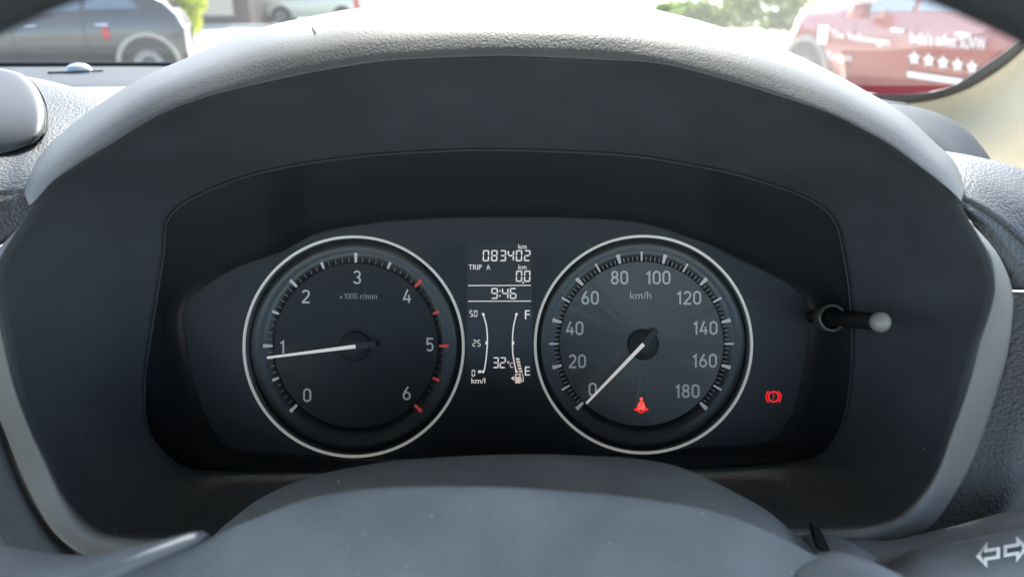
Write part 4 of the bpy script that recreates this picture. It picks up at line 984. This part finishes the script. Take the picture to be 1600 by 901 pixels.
# shrubs and hedge: many leaf faces spread through rounded clumps
def leaf_mat(name, c1, c2):
    m = base_mat(name, c1, .6); n = m.node_tree.nodes; l = m.node_tree.links; b = n['Principled BSDF']
    g = n.new('ShaderNodeObjectInfo'); tc = n.new('ShaderNodeTexCoord'); t = n.new('ShaderNodeTexNoise'); t.inputs['Scale'].default_value = 5; t.inputs['Detail'].default_value = 3
    l.new(tc.outputs['Object'], t.inputs['Vector']); r = n.new('ShaderNodeValToRGB'); r.color_ramp.elements[0].position = .35; r.color_ramp.elements[1].position = .65
    r.color_ramp.elements[0].color = (*c1, 1); r.color_ramp.elements[1].color = (*c2, 1); l.new(t.outputs['Fac'], r.inputs[0]); l.new(r.outputs[0], b.inputs['Base Color'])
    tl = n.new('ShaderNodeBsdfTranslucent'); l.new(r.outputs[0], tl.inputs[0]); mx = n.new('ShaderNodeMixShader'); mx.inputs[0].default_value = .6
    l.new(b.outputs[0], mx.inputs[1]); l.new(tl.outputs[0], mx.inputs[2]); l.new(mx.outputs[0], n['Material Output'].inputs[0]); return m
def shrub(name, label, cat, loc, blobs, nl, size, mat, group=None):
    root = empty(name, loc, label, cat, group); vw = []; f = []
    for _ in range(nl):
        bx, by_, bz, br = random.choice(blobs)
        v = Vector((random.gauss(0, 1), random.gauss(0, 1), random.gauss(0, 1))).normalized() * br * random.uniform(.55, 1.0) ** .6
        c = loc + Vector((bx, by_, bz)) + v
        if c.z < .02: c.z = random.uniform(.02, .2)
        u = Vector((random.gauss(0, 1), random.gauss(0, 1), random.gauss(0, .7))).normalized(); t = u.orthogonal().normalized(); s_ = size * random.uniform(.6, 1.3); k = len(vw)
        vw += [c - u * s_, c + t * s_ * .45, c + u * s_, c - t * s_ * .45]; f.append((k, k + 1, k + 2, k + 3))
    mesh_obj('foliage', vw, f, mat, root, smooth=False)
    vw = []; f = []
    for i in range(7):
        bx, by_, bz, br = random.choice(blobs); a = loc + Vector((bx * .3, by_ * .3, 0)); b2 = loc + Vector((bx, by_, bz)); k = len(vw)
        for p, r_ in ((a, .03), (b2, .012)):
            vw += [p + Vector((r_, 0, 0)), p + Vector((-r_ * .5, r_ * .87, 0)), p + Vector((-r_ * .5, -r_ * .87, 0))]
        f += [(k, k + 1, k + 4, k + 3), (k + 1, k + 2, k + 5, k + 4), (k + 2, k, k + 3, k + 5)]
    mesh_obj('stem', vw, f, base_mat('bark', (.12, .09, .06), .9), root, smooth=False)
M['leaf_y'] = leaf_mat('yellow_green_leaves', (.30, .36, .03), (.55, .58, .07))
M['leaf_g'] = leaf_mat('green_leaves', (.12, .20, .03), (.34, .44, .08))
shrub('shrub', 'yellow green sunlit shrub behind the tail of the dark hatchback', 'shrub', Vector((-9.75, 24.0, 0)), [(random.uniform(-.95, .75), random.uniform(-.4, .4), random.uniform(.4, 2.6), random.uniform(.35, .6)) for _ in range(26)], 14000, .075, M['leaf_y'])
for i, (x, y, wd, lb) in enumerate(((5.5, 27.9, .8, 'small rounded green shrub at the left end of the hedge row'), (7.0, 27.7, .9, 'green shrub in the middle of the hedge row'), (8.5, 27.6, 1.0, 'dense green shrub at the right end of the hedge row, by the grey car'))):
    shrub('hedge_shrub', lb, 'shrub', Vector((x, y, 0)), [(random.uniform(-wd, wd), random.uniform(-.4, .4), random.uniform(.25, .95 + .3 * i), random.uniform(.28, .45)) for _ in range(14)], 6500, .075, M['leaf_g'], 'shrubs in a row beyond the parking lot')

# low shop building across the lot
sh = empty('shop_building', Vector((-8, 32, 0)), 'brown shop front with a red fascia far behind the dark hatchback', 'building')
wallm = grain_mat('brown_wall', (.10, .075, .06), .8, 3, .01, .3, kind='noise')
box_obj('wall', -34, -10.2, 33, 40, 0, 6.5, wallm, sh, 0)
box_obj('fascia', -34, -10.0, 32.6, 32.98, 2.0, 2.7, base_mat('red_fascia', (.45, .07, .04), .5), sh, .02)
for x in (-22.2, -19.8, -17.4, -15.0, -12.6):
    fr = box_obj('shop_window', x, x + 1.9, 32.9, 32.97, .3, 1.9, base_mat('shop_frame', (.10, .09, .08), .5), sh, 0)
    pn = box_obj('pane', x + .08, x + 1.82, 32.87, 32.895, .4, 1.8, M['car_glass'], None, 0); pn.parent = fr; pn.location = WO[pn.name] - WO[fr.name] if WO[fr.name] != WO[sh.name] else WO[pn.name] - WO[sh.name]
box_obj('kerb', -34, 34, 31.0, 31.3, 0, .14, base_mat('kerb_concrete', (.4, .38, .34), .8), None, .01)['kind'] = 'structure'
